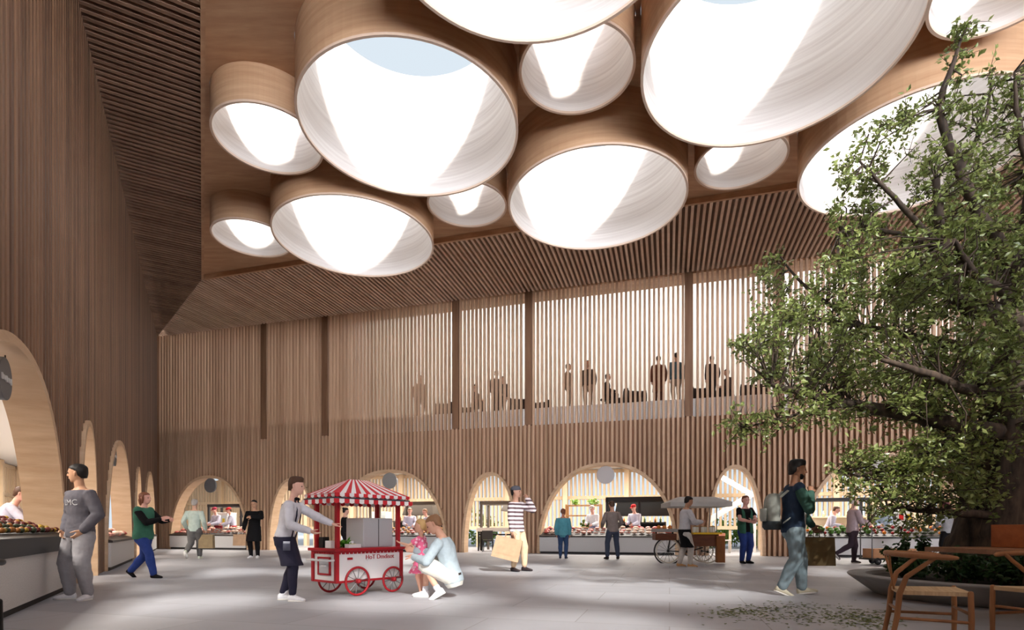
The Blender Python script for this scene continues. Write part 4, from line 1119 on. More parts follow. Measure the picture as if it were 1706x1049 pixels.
bottles(MBK, 10.3, 13.3, 3.2, 1.3, 12, 'small bottle lined up on the kitchen shelf of the bread stall', 'bottles of the bread stall', [(210, 206, 196), (120, 80, 50), (96, 100, 90)])
shelf(MBK, 2.6, 4.9, 3.0, (.5, 1.0, 1.62), DARK, 'black kitchen cabinet behind the red-capped vendors', back=DARK)
def fridge(M, x, y, label, w=.9, h=1.75):
    rz = AB if M is MBK else AL
    e = empty('display_fridge', fr(M, x, y), rz, label, 'fridge')
    MB().box((-w / 2, 0, .06), (w / 2, .6, h)).build('fridge_body', WHITE, e, bevel=.015)
    MB().box((-w / 2 + .05, -.02, .5), (w / 2 - .05, 0, h - .15)).build('door', mat('pale_glass', (214, 222, 222), .15), e)
    MB().limb([(w / 2 - .12, -.05, .9), (w / 2 - .12, -.05, 1.3)], [.012, .012], 6).build('handle', STEEL, e)
    for i in range(3): MB().box((-w / 2 + .12 + i * .24, -.03, 1.25), (-w / 2 + .26 + i * .24, -.02, 1.45)).build('label_card', mat('card_%d' % i, ((60, 56, 58), (190, 40, 40), (226, 200, 60))[i], .6), e)
fridge(MBK, 1.5, 2.2, 'white fridge with small cards behind the far left meat counter')
fridge(MBK, 9.62, 3.1, 'white fridge behind the person in black at the bread stall')
fridge(MBK, 30.6, 2.6, 'white fridge at the right end of the produce stall', w=.8)
shelf(MBK, 27.6, 29.9, 3.2, (.5, 1.0, 1.4), mat('cream_shelf', (222, 204, 170), .6), 'cream shelf rack at the back of the produce stall', back=mat('cream_back', (226, 212, 184), .7))
bottles(MBK, 27.7, 29.8, 3.2, 1.4, 8, 'pale jar lined up on the cream shelf of the produce stall', 'jars of the produce stall', [(220, 222, 220), (160, 176, 186), (200, 180, 150)])
shelf(MLF, -24.0, -21.0, 3.6, (.4, .9, 1.3), DARK, 'dark shelf rack inside the nearest left arch')

# desk and chair in the narrow arch
e = empty('desk', fr(MBK, 16.1, 1.5), AB, 'black framed desk with white top seen through the narrow arch', 'desk')
MB().box((-1.0, -.02, .82), (1.0, .5, .98)).build('desk_top', mat('desk_white', (222, 216, 204), .6), e); MB().box((-.96, 0, .66), (.96, .48, .72)).build('shelf_bar', DARK, e)
for sx in (-1, 1):
    for y in (.03, .44): MB().box((sx * .95 - .03, y - .02, 0), (sx * .95 + .03, y + .02, .82)).build('leg', DARK, e)
e = empty('office_chair', fr(MBK, 15.75, 1.02), AB + .2, 'dark chair pulled up to the desk in the narrow arch', 'chair'); CHM = mat('chair_dark', (66, 60, 54), .7)
MB().box((-.22, -.2, .42), (.22, .2, .48)).build('seat', CHM, e); MB().box((-.22, -.24, .5), (.22, -.19, .86)).build('backrest', CHM, e)
for sx in (-1, 1):
    for sy in (-1, 1): MB().bar((sx * .19, sy * .17, .42), (sx * .21, sy * .2, 0), .03).build('leg', DARK, e)
    MB().bar((sx * .2, -.2, .3), (sx * .2, -.21, .6), .03).build('back_post', DARK, e)

# white stairs behind the narrow arch on the right
e = empty('staircase', fr(MBK, 25.2, 3.2), AB, 'white zigzag staircase seen through the narrow arch on the right', 'staircase'); WST = mat('stair_white', (232, 230, 224), .5)
lo = MB(); n = 9
for i in range(n):
    x = -1.6 + i * .25; z = .95 + i * .16
    lo.box((x, 0, z), (x + .27, .8, z + .05)); lo.box((x, 0, z - .16), (x + .03, .8, z))
lo.bar((-1.7, -.03, .80), (.72, -.03, 2.34), .05, .2); lo.bar((-1.7, .83, .80), (.72, .83, 2.34), .05, .2); lo.build('lower_flight', WST, e)
hi = MB()
for i in range(7):
    x = .55 - i * .25; z = 2.42 + i * .16
    hi.box((x, .95, z), (x + .27, 1.75, z + .05)); hi.box((x + .24, .95, z - .16), (x + .27, 1.75, z))
hi.bar((.85, .92, 2.28), (-1.05, .92, 3.5), .05, .2); hi.build('upper_flight', WST, e)
MB().box((.6, 0, 2.26), (1.5, 1.8, 2.4)).build('landing', WST, e)
for x in (.75, 1.4):
    for y in (.1, 1.7): MB().box((x - .05, y - .05, 0), (x + .05, y + .05, 2.26)).build('post', WST, e)
MB().bar((-1.7, .1, .05), (-1.7, .1, .85), .1).build('foot_post', WST, e)
e = empty('low_table', fr(MBK, 24.5, 2.2), AB, 'low white table under the white stairs', 'table')
MB().box((-.5, 0, .46), (.5, .6, .5)).build('table_top', WST, e)
for sx in (-1, 1):
    for y in (.05, .55): MB().box((sx * .45 - .02, y - .02, 0), (sx * .45 + .02, y + .02, .46)).build('leg', WST, e)
MB().box((-.28, -.2, 0), (.28, .2, .26)).build('x', mat('salmon_box', (226, 160, 136), .7), None)
o = bpy.data.objects['x']; o.name = 'storage_box'; o.location = fr(MBK, 24.5, 2.5, .5); o.rotation_euler = (0, 0, AB); tag(o, 'salmon coloured box on the low white table', 'box')

# leafy things ---------------------------------------------------------------
def leaf_mat(name, c1, c2, rough=.45):
    if name in MATS: return MATS[name]
    m = mat(name, c1, rough, scale=(2, 2, 2), island=.75, rgb2=c2, spec=.5)
    N = m.node_tree.nodes; L = m.node_tree.links; b = N['Principled BSDF']; out = N['Material Output']
    t = N.new('ShaderNodeBsdfTranslucent'); x = N.new('ShaderNodeMixShader'); x.inputs[0].default_value = .35
    L.new(b.inputs['Base Color'].links[0].from_socket, t.inputs['Color'])
    L.new(b.outputs[0], x.inputs[1]); L.new(t.outputs[0], x.inputs[2]); L.new(x.outputs[0], out.inputs['Surface'])
    return m
def leaves(mb, pts, size, rn, normal_up=.35):
    vs = []; fs = []; b = len(mb.v)
    for p in pts:
        d = V((rn.gauss(0, 1), rn.gauss(0, 1), rn.gauss(0, .7))); d.normalize()
        u = V((rn.gauss(0, 1), rn.gauss(0, 1), rn.gauss(normal_up * 2, 1))); u = (u - d * u.dot(d))
        u = u.normalized() if u.length > 1e-3 else d.orthogonal().normalized()
        w = d.cross(u); L_ = size * rn.uniform(.7, 1.25); W = L_ * .27
        i = b + len(vs)
        vs += [p, p + d * (L_ * .45) + w * W + u * (L_ * .06), p + d * L_ - u * (L_ * .05), p + d * (L_ * .45) - w * W + u * (L_ * .06)]
        fs += [(i, i + 1, i + 2), (i, i + 2, i + 3)]
    mb.v.extend(tuple(q) for q in vs); mb.f.extend(fs); mb.mi.extend([0] * len(fs))
def bush(name, loc, r, n, label, m, rn, cat='plant', size=.09, group=None, h=None):
    e = empty(name, loc, 0, label, cat, group); h = h or r
    st = MB(); pts = []
    for k in range(max(5, n // 60)):
        a = rn.uniform(0, 6.28); rr = r * math.sqrt(rn.random()); z = h * rn.uniform(.35, 1.0) * (1 - .45 * (rr / r) ** 2)
        tip = V((rr * math.cos(a), rr * math.sin(a), z)); base = V((tip.x * .25, tip.y * .25, 0))
        st.limb([base, base.lerp(tip, .6) + V((0, 0, .05 * h)), tip], [.012, .009, .004], 5)
        for _ in range(n // max(5, n // 60)):
            t = rn.uniform(.25, 1.05); q = base.lerp(tip, t)
            pts.append(q + V((rn.gauss(0, .1), rn.gauss(0, .1), rn.gauss(0, .08))) * r * .9)
    lv = MB(); leaves(lv, [V((q.x, q.y, max(q.z, .04))) for q in pts], size, rn)
    st.build('stems', mat('twig_bark', (70, 56, 44), .8), e); lv.build('foliage', m, e)
    return e
RL = random.Random(11)
LG = leaf_mat('leaf_bright', (134, 168, 66), (92, 130, 44)); LM = leaf_mat('leaf_mid', (94, 120, 52), (56, 82, 32)); LD = leaf_mat('leaf_dark', (38, 56, 30), (20, 34, 18))
bush('potted_herb', fr(MBK, 19.1, 2.4, 1.92), .26, 240, 'bright green herbs on top of the tan shelf rack, left clump', LG, RL, h=.3)
bush('potted_herb', fr(MBK, 19.75, 2.4, 1.92), .26, 240, 'yellowish green herbs on top of the tan shelf rack, right clump', LG, RL, h=.28)
bush('potted_herb', fr(MBK, 19.45, 2.4, 1.01), .25, 320, 'leafy green plants on the middle board of the tan shelf rack', LG, RL, h=.3)
for i, (px, dp, r) in enumerate(((1186, 8.6, .8), (1224, 10.6, 1.1), (1262, 8.7, .8), (806, 9.0, 1.3), (1500, 9.2, 1.5), (700, 9.4, 1.2))):
    q = wallpt(px, MBK, dp)
    bush('garden_shrub', q, r, 900, ('pale green shrub outside, left in the stairs arch', 'tall pale green shrub outside, behind the stairs', 'green shrub outside, right in the stairs arch', 'green shrub outside, seen through the desk arch', 'green shrub outside, behind the produce stall', 'green shrub outside, behind the bread stall')[i], LG, RL, 'shrub', .2, 'shrubs outside the back slats', h=r * 2.2)

# gallery sofas
def armchair(q, rz, label, s_=1.0, m=mat('sofa_brown', (64, 48, 40), .8)):
    e = empty('tub_armchair', q, rz, label, 'armchair', 'dark tub armchairs on the gallery')
    MB().loft([(V((0, 0, z)), V((.34 * s_, 0, 0)), V((0, .32, 0))) for z in (.12, .42)], 20).build('seat', m, e)
    b = MB(); st = []
    for k in range(13):
        a = R(-20 + 220 * k / 12); c = V((.37 * s_ * math.cos(a), .35 * math.sin(a), .48 + .04 * math.sin(a)))
        st.append((c, V((math.cos(a) * .05, math.sin(a) * .05, 0)), V((0, 0, .30))))
    b.loft(st, 10); b.build('backrest', m, e, True)
    for a in (45, 135, 225, 315): MB().limb([(.25 * math.cos(R(a)), .25 * math.sin(R(a)), .14), (.28 * math.cos(R(a)), .28 * math.sin(R(a)), 0)], [.02, .015], 6).build('leg', DARK, e)
for i, (px, dp, rz, s_) in enumerate(((738, 1.4, 0, 1.1), (772, 2.3, 1, 1.0), (866, 1.5, .4, 1.2), (902, 2.3, -.4, 1.1), (1030, 2.4, 0, 1.3), (1058, 1.4, .7, 1.2), (1168, 1.7, .3, 1.0), (1258, 1.7, 0, 1.3))):
    q = wallpt(px, MBK, dp); q.z = ZS1
    armchair(q, AB + rz, ('dark tub armchair at the far left of the gallery', 'dark tub armchair left of the gallery column above the crouching man', 'dark tub armchair beside the tall gallery column, left one', 'dark tub armchair touching the tall gallery column', 'wide dark tub armchair mid gallery, left of the pair', 'wide dark tub armchair mid gallery, near the russet coat', 'dark tub armchair just right of the column by the couple', 'dark tub armchair on the gallery next to the tree')[i], s_)
for i, (px, dp) in enumerate(((812, 3.2), (940, 3.2), (1100, 2.6), (1150, 2.8))):
    q = wallpt(px, MBK, dp); q.z = ZS1
    e = empty('low_table', q, AB, ('low dark table on the gallery beside two standing guests', 'low dark table on the gallery right of the tall column', 'low dark table on the gallery behind the russet coat', 'low dark table on the gallery right of the couple')[i], 'table', 'low tables on the gallery')
    MB().lathe([(0, .36), (.42, .36), (.42, .4), (0, .4)], 24).build('table_top', DARK, e); MB().lathe([(.2, 0), (.2, .03), (.03, .05), (.03, .36)], 16).build('pedestal', DARK, e)

# ------------------------------------------------------------------ hot dog cart
CR = mat('cart_red', (158, 30, 38), .4); CW = mat('cart_white', (222, 220, 218), .45); CS = mat('cart_steel', (196, 196, 198), .35, .35); CRW = mat('awning_white', (232, 228, 226), .7); CRR = mat('awning_red', (198, 44, 52), .7)
LC, WC = 1.09, .56
u_ = V((.630, .776, 0)); ang = math.atan2(.776, .630); w_ = V((-.776, .630, 0))
N0 = V((-2.35, 7.36, 0)); cc = N0 + u_ * (LC / 2) + w_ * (WC / 2)
cart = empty('hot_dog_cart', cc, ang, 'red and white hot dog cart with striped awning', 'food cart')
hx, hy = LC / 2, WC / 2
MB().box((-hx, -hy, .20), (hx, hy, .62)).build('cart_box', CW, cart)
t = MB()
for x in (-hx, hx):
    for y in (-hy, hy): t.cbox((x, y, .41), (.05, .05, .43))
for y in (-hy, hy): t.cbox((0, y, .205), (LC + .04, .035, .03))
for x in (-hx, hx): t.cbox((x, 0, .205), (.035, WC + .04, .03))
t.build('edge_frame', CR, cart)
MB().box((-hx - .06, -hy - .06, .62), (hx + .06, hy + .06, .66)).build('counter_top', CR, cart, bevel=.008)
for nm, ax, ln_c in (('front', 0, LC), ('left', 1, WC)):
    t = MB(); n = 17 if ax == 0 else 9
    for i in range(n):
        c = -ln_c / 2 + (i + .5) * ln_c / n
        if ax == 0: t.cbox((c, -hy - .012, .595), (ln_c / n * .55, .02, .03)); 
        else: t.cbox((-hx - .012, c, .595), (.02, ln_c / n * .55, .03))
    if ax == 0: t.cbox((0, -hy - .012, .615), (LC, .024, .03))
    else: t.cbox((-hx - .012, 0, .615), (.024, WC, .03))
    t.build('scalloped_trim', CR, cart)
Mt = Matrix.Translation((.16, -hy - .012, .525)) @ Matrix.Rotation(R(90), 4, 'X')
pn = MB().box((-.06, -hy - .008, .475), (.46, -hy, .575)).build('sign_panel', CW, cart)
text_mesh('HoT Dmdisot', .088, 'lettering', mat('letter_red', (170, 62, 66), .6), pn, Mt, .004)
MB().box((-.38, -hy - .012, .50), (-.30, -hy, .53)).build('badge', CR, cart)
d = MB().box((-hx - .014, -.14, .30), (-hx, .14, .53)).build('door', CS, cart)
t = MB()
for (a, b) in (((-.15, .29), (.15, .315)), ((-.15, .515), (.15, .54)), ((-.15, .29), (-.125, .54)), ((.125, .29), (.15, .54))): t.box((-hx - .024, a[0], a[1]), (-hx - .002, b[0], b[1]))
t.build('door_frame', CR, d); MB().cbox((-hx - .03, -.02, .42), (.02, .09, .018)).build('latch', CW, d)
MB().limb([(-hx - .02, -hy + .02, .50), (-hx - .12, -hy + .02, .50), (-hx - .12, hy - .02, .50), (-hx - .02, hy - .02, .50)], [.014] * 4, 8).build('push_handle', CW, cart, True)
def wheel(parent, name, c, ax, r, rim, spoke, hub, n=10, tr=.016):
    w = MB().torus(c, ax, r - tr, tr, 36, 8).build(name, rim, parent, True)
    s_ = MB(); c = V(c); a_ = V(ax).normalized(); u = a_.orthogonal().normalized(); v = a_.cross(u)
    for k in range(n):
        d_ = u * math.cos(6.2832 * k / n) + v * math.sin(6.2832 * k / n)
        s_.limb([c + d_ * .02, c + d_ * (r - tr)], [.0055, .0055], 6)
    s_.build('spokes', spoke, w)
    MB().limb([c - a_ * .035, c + a_ * .035], [.034, .034], 12).build('hub', hub, w, True)
    return w
for (x, r) in ((-.25, .205), (.36, .19)):
    for y in (-hy - .05, hy + .05):
        wheel(cart, 'wheel', (x, y, .205 if r > .2 else .19), (0, 1, 0), r, CR, STEEL, CR, 10, .017)
    MB().limb([(x, -hy - .05, .2 if x < 0 else .19), (x, hy + .05, .2 if x < 0 else .19)], [.014, .014], 8).build('axle', DARK, cart)
for x in (-hx + .03, hx - .03):
    for y in (-hy + .03, hy - .03): MB().cbox((x, y, .66 + .37), (.05, .05, .74)).build('post', CR, cart)
MB().box((-.06, -hy + .08, .66), (.46, hy - .06, 1.08)).build('steam_cabinet', CS, cart, bevel=.012)
MB().cbox((.2, -hy + .078, .87), (.012, .012, .40)).build('cabinet_seam', STEEL, cart)
# awning: hipped, strips of red and white
ex, ey, ze, zr = hx + .09, hy + .09, 1.40, 1.63
aw = MB()
ridge = .16
def strip_face(a, b, ra, rb, n):
    a, b, ra, rb = V(a), V(b), V(ra), V(rb)
    for i in range(n):
        aw.cur = i % 2
        t0, t1 = i / n, (i + 1) / n
        p = [a.lerp(b, t0), a.lerp(b, t1), ra.lerp(rb, t1), ra.lerp(rb, t0)]
        q = [v - V((0, 0, .012)) for v in p]
        aw.add(p + q, [(0, 1, 2, 3), (7, 6, 5, 4), (0, 4, 5, 1)])
rl, rr = (-ridge, 0, zr), (ridge, 0, zr)
strip_face((-ex, -ey, ze), (ex, -ey, ze), rl, rr, 15); strip_face((ex, ey, ze), (-ex, ey, ze), rr, rl, 15)
strip_face((-ex, ey, ze), (-ex, -ey, ze), rl, rl, 9); strip_face((ex, -ey, ze), (ex, ey, ze), rr, rr, 9)
aw.build('awning_roof', [CRR, CRW], cart)
va = MB()
def val(a, b, n, z0, z1, ph=0):
    a, b = V(a), V(b); nrm = (b - a).cross(V((0, 0, 1))).normalized() * .008
    for i in range(n):
        va.cur = (i + ph) % 2
        p0, p1 = a.lerp(b, i / n), a.lerp(b, (i + 1) / n); m_ = p0.lerp(p1, .5)
        f = [V((p0.x, p0.y, z1)), V((p0.x, p0.y, z0 + .015)), V((m_.x, m_.y, z0)), V((p1.x, p1.y, z0 + .015)), V((p1.x, p1.y, z1))]
        va.add(f + [v + nrm for v in f], [(0, 1, 2, 3, 4), (9, 8, 7, 6, 5), (0, 5, 6, 1), (1, 6, 7, 2), (2, 7, 8, 3), (3, 8, 9, 4), (4, 9, 5, 0)])
for z0, z1, g in ((1.35, 1.405, 0.0), (1.26, 1.325, .03)):
    X, Y = ex + g, ey + g
    val((-X, -Y, 0), (X, -Y, 0), 17, z0, z1); val((-X, Y, 0), (X, Y, 0), 17, z0, z1); val((-X, -Y, 0), (-X, Y, 0), 9, z0, z1, 1); val((X, -Y, 0), (X, Y, 0), 9, z0, z1, 1)
va.build('valance', [CRR, CRW], cart)
t = MB()
for y in (-ey, ey): t.cbox((0, y, 1.337), (2 * ex, .02, .02))
for x in (-ex, ex): t.cbox((x, 0, 1.337), (.02, 2 * ey, .02))
t.build('awning_frame', mat('frame_grey', (70, 70, 78), .5), cart)
def on_cart(x, y): return cc + u_ * x + w_ * y
def tub(name, x, y, w, d_, h, m, label, fill=None, fl_name='filling', z=.66, cat='tub'):
    e = empty(name, on_cart(x, y) + V((0, 0, z)), ang, label, cat)
    t = MB(); o = .008
    t.add([(sx * w / 2, sy * d_ / 2, zz) for zz in (0, h) for sx, sy in ((-1, -1), (1, -1), (1, 1), (-1, 1))] + [(sx * (w / 2 - o), sy * (d_ / 2 - o), zz) for zz in (h, o) for sx, sy in ((-1, -1), (1, -1), (1, 1), (-1, 1))],
          [(0, 3, 2, 1), (0, 1, 5, 4), (1, 2, 6, 5), (2, 3, 7, 6), (3, 0, 4, 7), (4, 5, 9, 8), (5, 6, 10, 9), (6, 7, 11, 10), (7, 4, 8, 11), (8, 9, 13, 12), (9, 10, 14, 13), (10, 11, 15, 14), (11, 8, 12, 15), (12, 13, 14, 15)])
    t.build('container', m, e)
    if fill: MB().ball((0, 0, h * .75), (w * .44, d_ * .42, h * .35), 12).build(fl_name, fill, e, True)
tub('sauce_tub', -.44, -.02, .14, .14, .10, CW, 'white tub at the left end of the hot dog cart counter', None)
tub('sauce_tub', -.33, .12, .10, .12, .09, mat('amber_tub', (206, 172, 90), .5), 'amber tub next to the white tub on the hot dog cart')
tub('kettle_box', -.46, .16, .10, .10, .15, DARK, 'black canister at the back left corner of the hot dog cart', None)
tub('topping_tray', -.20, -.15, .2, .1, .05, CW, 'white tray of yellow peppers at the front of the hot dog cart', mat('pepper_yellow', (190, 178, 60), .6))
tub('topping_tray', -.13, .1, .12, .16, .09, CW, 'white tray of dark sausages beside the steam cabinet', MEAT3)
lt = bush('lettuce', on_cart(-.22, .02) + V((0, 0, .67)), .085, 130, 'bright green lettuce standing on the hot dog cart counter', leaf_mat('leaf_salad', (110, 176, 60), (72, 138, 40)), RL, 'lettuce', .06, h=.13)

# ------------------------------------------------------------------ cargo bike
bk0 = ground(1152, 938); BW = mat('bike_wood', (112, 62, 38), .5, scale=(2, 9, 9), rgb2=(84, 44, 26)); TYR = mat('cream_tyre', (216, 210, 196), .6); OAK = mat('oak_brown', (150, 92, 44), .55, scale=(9, 9, 2), rgb2=(120, 70, 32))
bike = empty('cargo_bike', bk0, R(-4), 'brown wooden cargo bike with cream tyres and grey canopy', 'cargo bike')
wheel(bike, 'wheel', (-.62, 0, .33), (0, 1, .0), .33, TYR, STEEL, DARK, 14, .018)
wheel(bike, 'wheel', (.44, .05, .31), (.35, 1, 0), .31, TYR, STEEL, DARK, 14, .018)
wheel(bike, 'wheel', (.44, .62, .31), (.35, 1, 0), .31, TYR, STEEL, DARK, 14, .018)
MB().torus((-.62, 0, .33), (0, 1, 0), .365, .02, 32, 6, 1.6).build('mudguard', DARK, bike, True)
t = MB()
for a, b in (((-.62, .05, .33), (-.1, .05, .3)), ((-.62, .05, .33), (-.25, .05, .68)), ((-.25, .05, .68), (-.1, .05, .3)), ((-.1, .05, .3), (.3, .05, .42)), ((-.25, .05, .6), (.3, .05, .5)), ((.44, .05, .31), (.44, .62, .31))): t.limb([a, b], [.018, .018], 8)
t.build('frame', DARK, bike, True)
MB().torus((-.1, .05, .3), (0, 1, 0), .09, .012, 24, 6).build('chainring', STEEL, bike, True)
for k in (-1, 1): MB().limb([(-.1, .05 + k * .05, .3), (-.1 + k * .1, .05 + k * .08, .3 - k * .12), (-.1 + k * .1, .05 + k * .14, .3 - k * .12)], [.011, .011, .02], 6).build('pedal', DARK, bike, True)
MB().box((-.98, -.16, .62), (-.42, .34, .80)).build('basket', BW, bike, bevel=.02); MB().box((-1.0, -.18, .84), (-.40, .36, .93)).build('basket_tray', mat('zinc_grey', (150, 148, 144), .5, .3), bike, bevel=.01)
for x in (-.92, -.48): MB().box((x - .02, .06, .8), (x + .02, .1, .84)).build('tray_foot', DARK, bike)
MB().limb([(-.55, .1, .62), (-.62, .05, .33)], [.02, .02], 8).build('basket_stay', DARK, bike)
MB().box((-.16, -.08, .46), (.70, .72, .78)).build('cargo_box', BW, bike, bevel=.015)
MB().box((.02, -.14, .78), (.76, .78, .83)).build('yellow_counter', mat('yellow_board', (222, 180, 40), .5), bike)
MB().box((.62, -.16, .03), (.84, .0, .74)).build('prop_board', OAK, bike, bevel=.01)
for x, y in ((-.1, .0), (-.1, .66), (.66, .0), (.66, .66)): MB().limb([(x, y, .76), (x, y, 1.56)], [.014, .014], 8).build('canopy_post', STEEL, bike)
cn = MB(); zz = 1.52
pts = [(-.62, -.3), (.98, -.3), (.98, .95), (-.62, .95)]
top = [(-.3, .05), (.62, .05), (.62, .6), (-.3, .6)]
vs = [(x, y, zz) for x, y in pts] + [(x, y, zz + .12) for x, y in pts] + [(x, y, zz + .27) for x, y in top]
cn.add(vs, [(0, 3, 2, 1), (0, 1, 5, 4), (1, 2, 6, 5), (2, 3, 7, 6), (3, 0, 4, 7), (4, 5, 9, 8), (5, 6, 10, 9), (6, 7, 11, 10), (7, 4, 8, 11), (8, 9, 10, 11)])
cn.build('canopy', mat('canvas_grey', (190, 188, 184), .8, var=.06), bike)
rb = R(-4)
GLS = mat('jar_glass', (222, 226, 222), .1)
for i in range(6):
    x = .1 + .11 * i; y = .1 + .14 * (i % 2)
    q = bk0 + Matrix.Rotation(rb, 3, 'Z') @ V((x, y, .83))
    e = empty('jar', q, 0, 'pale jar in the short row on the yellow counter of the cargo bike', 'jar', 'jars on the cargo bike')
    MB().lathe([(0, 0), (.045, 0), (.048, .02), (.048, .13), (.035, .15), (0, .15)], 14).build('glass', GLS, e, True); MB().lathe([(0, .15), (.038, .15), (.038, .175), (0, .175)], 14).build('lid', mat('jar_lid', (176, 140, 90), .5), e)
for i in range(3):
    q = bk0 + Matrix.Rotation(rb, 3, 'Z') @ V((-.85 + i * .15, .08, .93))
    o = MB().lathe([(0, 0), (.05, 0), (.055, .05), (.03, .09), (0, .1)], 12).build('bun', mat('bun_orange', (214, 130, 62), .6), smooth=True); o.location = q; tag(o, 'orange bun on the grey tray of the cargo bike basket', 'bun', 'buns on the cargo bike tray')

# ------------------------------------------------------------------ trolley with cardboard boxes
tq = ground(1492, 941); trl = empty('hand_trolley', tq, R(4), 'hand trolley with tall steel handle carrying cardboard boxes', 'trolley')
MB().box((-.62, 0, .13), (.78, .5, .17)).build('deck', DARK, trl)
for x, y in ((-.46, .02), (-.26, .48), (.5, .02), (.6, .48)):
    w = MB().torus((x, y, .095), (0, 1, 0), .06, .033, 24, 8).build('wheel', mat('rubber_black', (18, 18, 19), .6), trl, True); MB().limb([(x, y - .03, .095), (x, y + .03, .095)], [.035, .035], 10).build('hub', STEEL, w, True)
t = MB(); t.limb([(-.6, .04, .17), (-.6, .04, .96), (-.6, .46, .96), (-.6, .46, .17)], [.014] * 4, 8); t.build('handle', STEEL, trl, True)
CB = mat('cardboard', (202, 152, 112), .85, var=.08)
for i, (x0, x1, z, lb) in enumerate(((-.55, -.02, .17, 'left cardboard box on the hand trolley'), (0.0, .62, .17, 'right cardboard box with white sticker on the hand trolley'))):
    e = empty('cardboard_box', tq + Matrix.Rotation(R(4), 3, 'Z') @ V(((x0 + x1) / 2, .25, z + .004)), R(4), lb, 'box'); w = (x1 - x0) / 2
    MB().box((-w, -.2, 0), (w, .2, .24)).build('carton', CB, e); MB().box((-w, -.03, .24), (w, .03, .243)).build('tape', mat('tape_tan', (222, 178, 134), .5), e)
    if i: MB().box((-.09, -.204, .08), (.06, -.2, .17)).build('sticker', CW, e)

# ------------------------------------------------------------------ wishbone chairs, table, crate
OAKL = mat('chair_oak', (158, 112, 74), .5, scale=(6, 6, 2), rgb2=(132, 88, 54)); CORD = mat('paper_cord', (196, 170, 134), .8, scale=(60, 3, 3), rgb2=(170, 144, 110))
def wishbone(loc, rz, label, m, seat_m):
    e = empty('wishbone_chair', loc, rz, label, 'chair', 'wishbone chairs')
    # local: faces +x, back at -x
    for sy in (-1, 1):
        MB().limb([(.21, sy * .235, 0), (.215, sy * .235, .25), (.21, sy * .235, .455)], [.015, .02, .018], 10).build('leg', m, e, True)
        MB().limb([(-.27, sy * .19, 0), (-.225, sy * .195, .25), (-.21, sy * .20, .43), (-.17, sy * .225, .56), (-.06, sy * .265, .66), (.0, sy * .275, .71)], [.016, .02, .021, .019, .016, .014], 10).build('leg', m, e, True)
    pts = []; 
    for k in range(19):
        a = R(-112 + 224 * k / 18); pts.append(V((-.02 - .25 * math.cos(a) + (.05 if abs(a) > 1.5 else 0), .29 * math.sin(a), .715 + .015 * math.cos(a))))
    MB().limb(pts, [.014] + [.021] * 17 + [.014], 10).build('top_rail', m, e, True)
    MB().limb([(-.22, 0, .45), (-.235, 0, .55), (-.255, -.07, .66), (-.262, -.11, .72)], [.014] * 4, 8, flat=.6).build('splat', m, e, True)
    MB().limb([(-.235, 0, .55), (-.255, .07, .66), (-.262, .11, .72)], [.014] * 3, 8, flat=.6).build('splat', m, e, True)
    s_ = MB(); s_.add([(-.21, -.2, .42), (.22, -.235, .43), (.22, .235, .43), (-.21, .2, .42), (-.21, -.2, .45), (.22, -.235, .46), (.22, .235, .46), (-.21, .2, .45), (0, 0, .435)], [(0, 3, 2, 1), (4, 5, 8), (5, 6, 8), (6, 7, 8), (7, 4, 8), (0, 1, 5, 4), (1, 2, 6, 5), (2, 3, 7, 6), (3, 0, 4, 7)])
    s_.build('seat', seat_m, e)
    for a, b in (((-.22, -.195, .24), (.21, -.235, .24)), ((-.22, .195, .24), (.21, .235, .24)), ((-.22, -.195, .30), (-.22, .195, .30)), ((.21, -.235, .3), (.21, .235, .3))): MB().limb([a, b], [.012, .012], 8).build('stretcher', m, e, True)
    return e
wishbone(V((3.24, 4.28, 0)), R(-27), 'oak wishbone chair in front of the round planter, whole in view', OAKL, CORD)
wishbone(V((4.16, 4.28, 0)), R(196), 'oak wishbone chair cut by the right edge of the picture', OAKL, CORD)
wishbone(V((-3.42, 3.25, 0)), R(118), 'black wishbone chair cut by the bottom left edge of the picture', DARK, DARK)
tb = empty('oak_table', V((5.24, 5.1, 0)), R(3), 'oak table standing behind the wishbone chairs', 'table')
MB().box((-1.12, -.42, .70), (1.2, .42, .745)).build('table_top', mat('table_oak', (138, 98, 70), .5, scale=(1.5, 9, 9), rgb2=(112, 76, 52)), tb, bevel=.006)
for sx in (.35, 1.1):
    for sy in (-.34, .34): MB().limb([(sx, sy, 0), (sx, sy, .7)], [.025, .032], 10).build('leg', OAKL, tb, True)
MB().box((.2, -.03, .62), (1.15, .03, .70)).build('apron_rail', OAKL, tb)
cr = empty('wooden_crate', V((4.80, 5.16, .747)), R(6), 'brown wooden crate with pale slats standing on the oak table', 'crate'); CRM = mat('crate_brown', (168, 96, 50), .6, scale=(2, 9, 9), rgb2=(140, 74, 36))
MB().box((-.14, -.18, 0), (.5, .18, .215)).build('crate_body', CRM, cr, bevel=.004)
for i in range(4): MB().box((.135 + i * .052, -.19, .012), (.165 + i * .052, -.18, .16)).build('pale_slat', mat('pale_strip', (226, 208, 172), .6), cr)
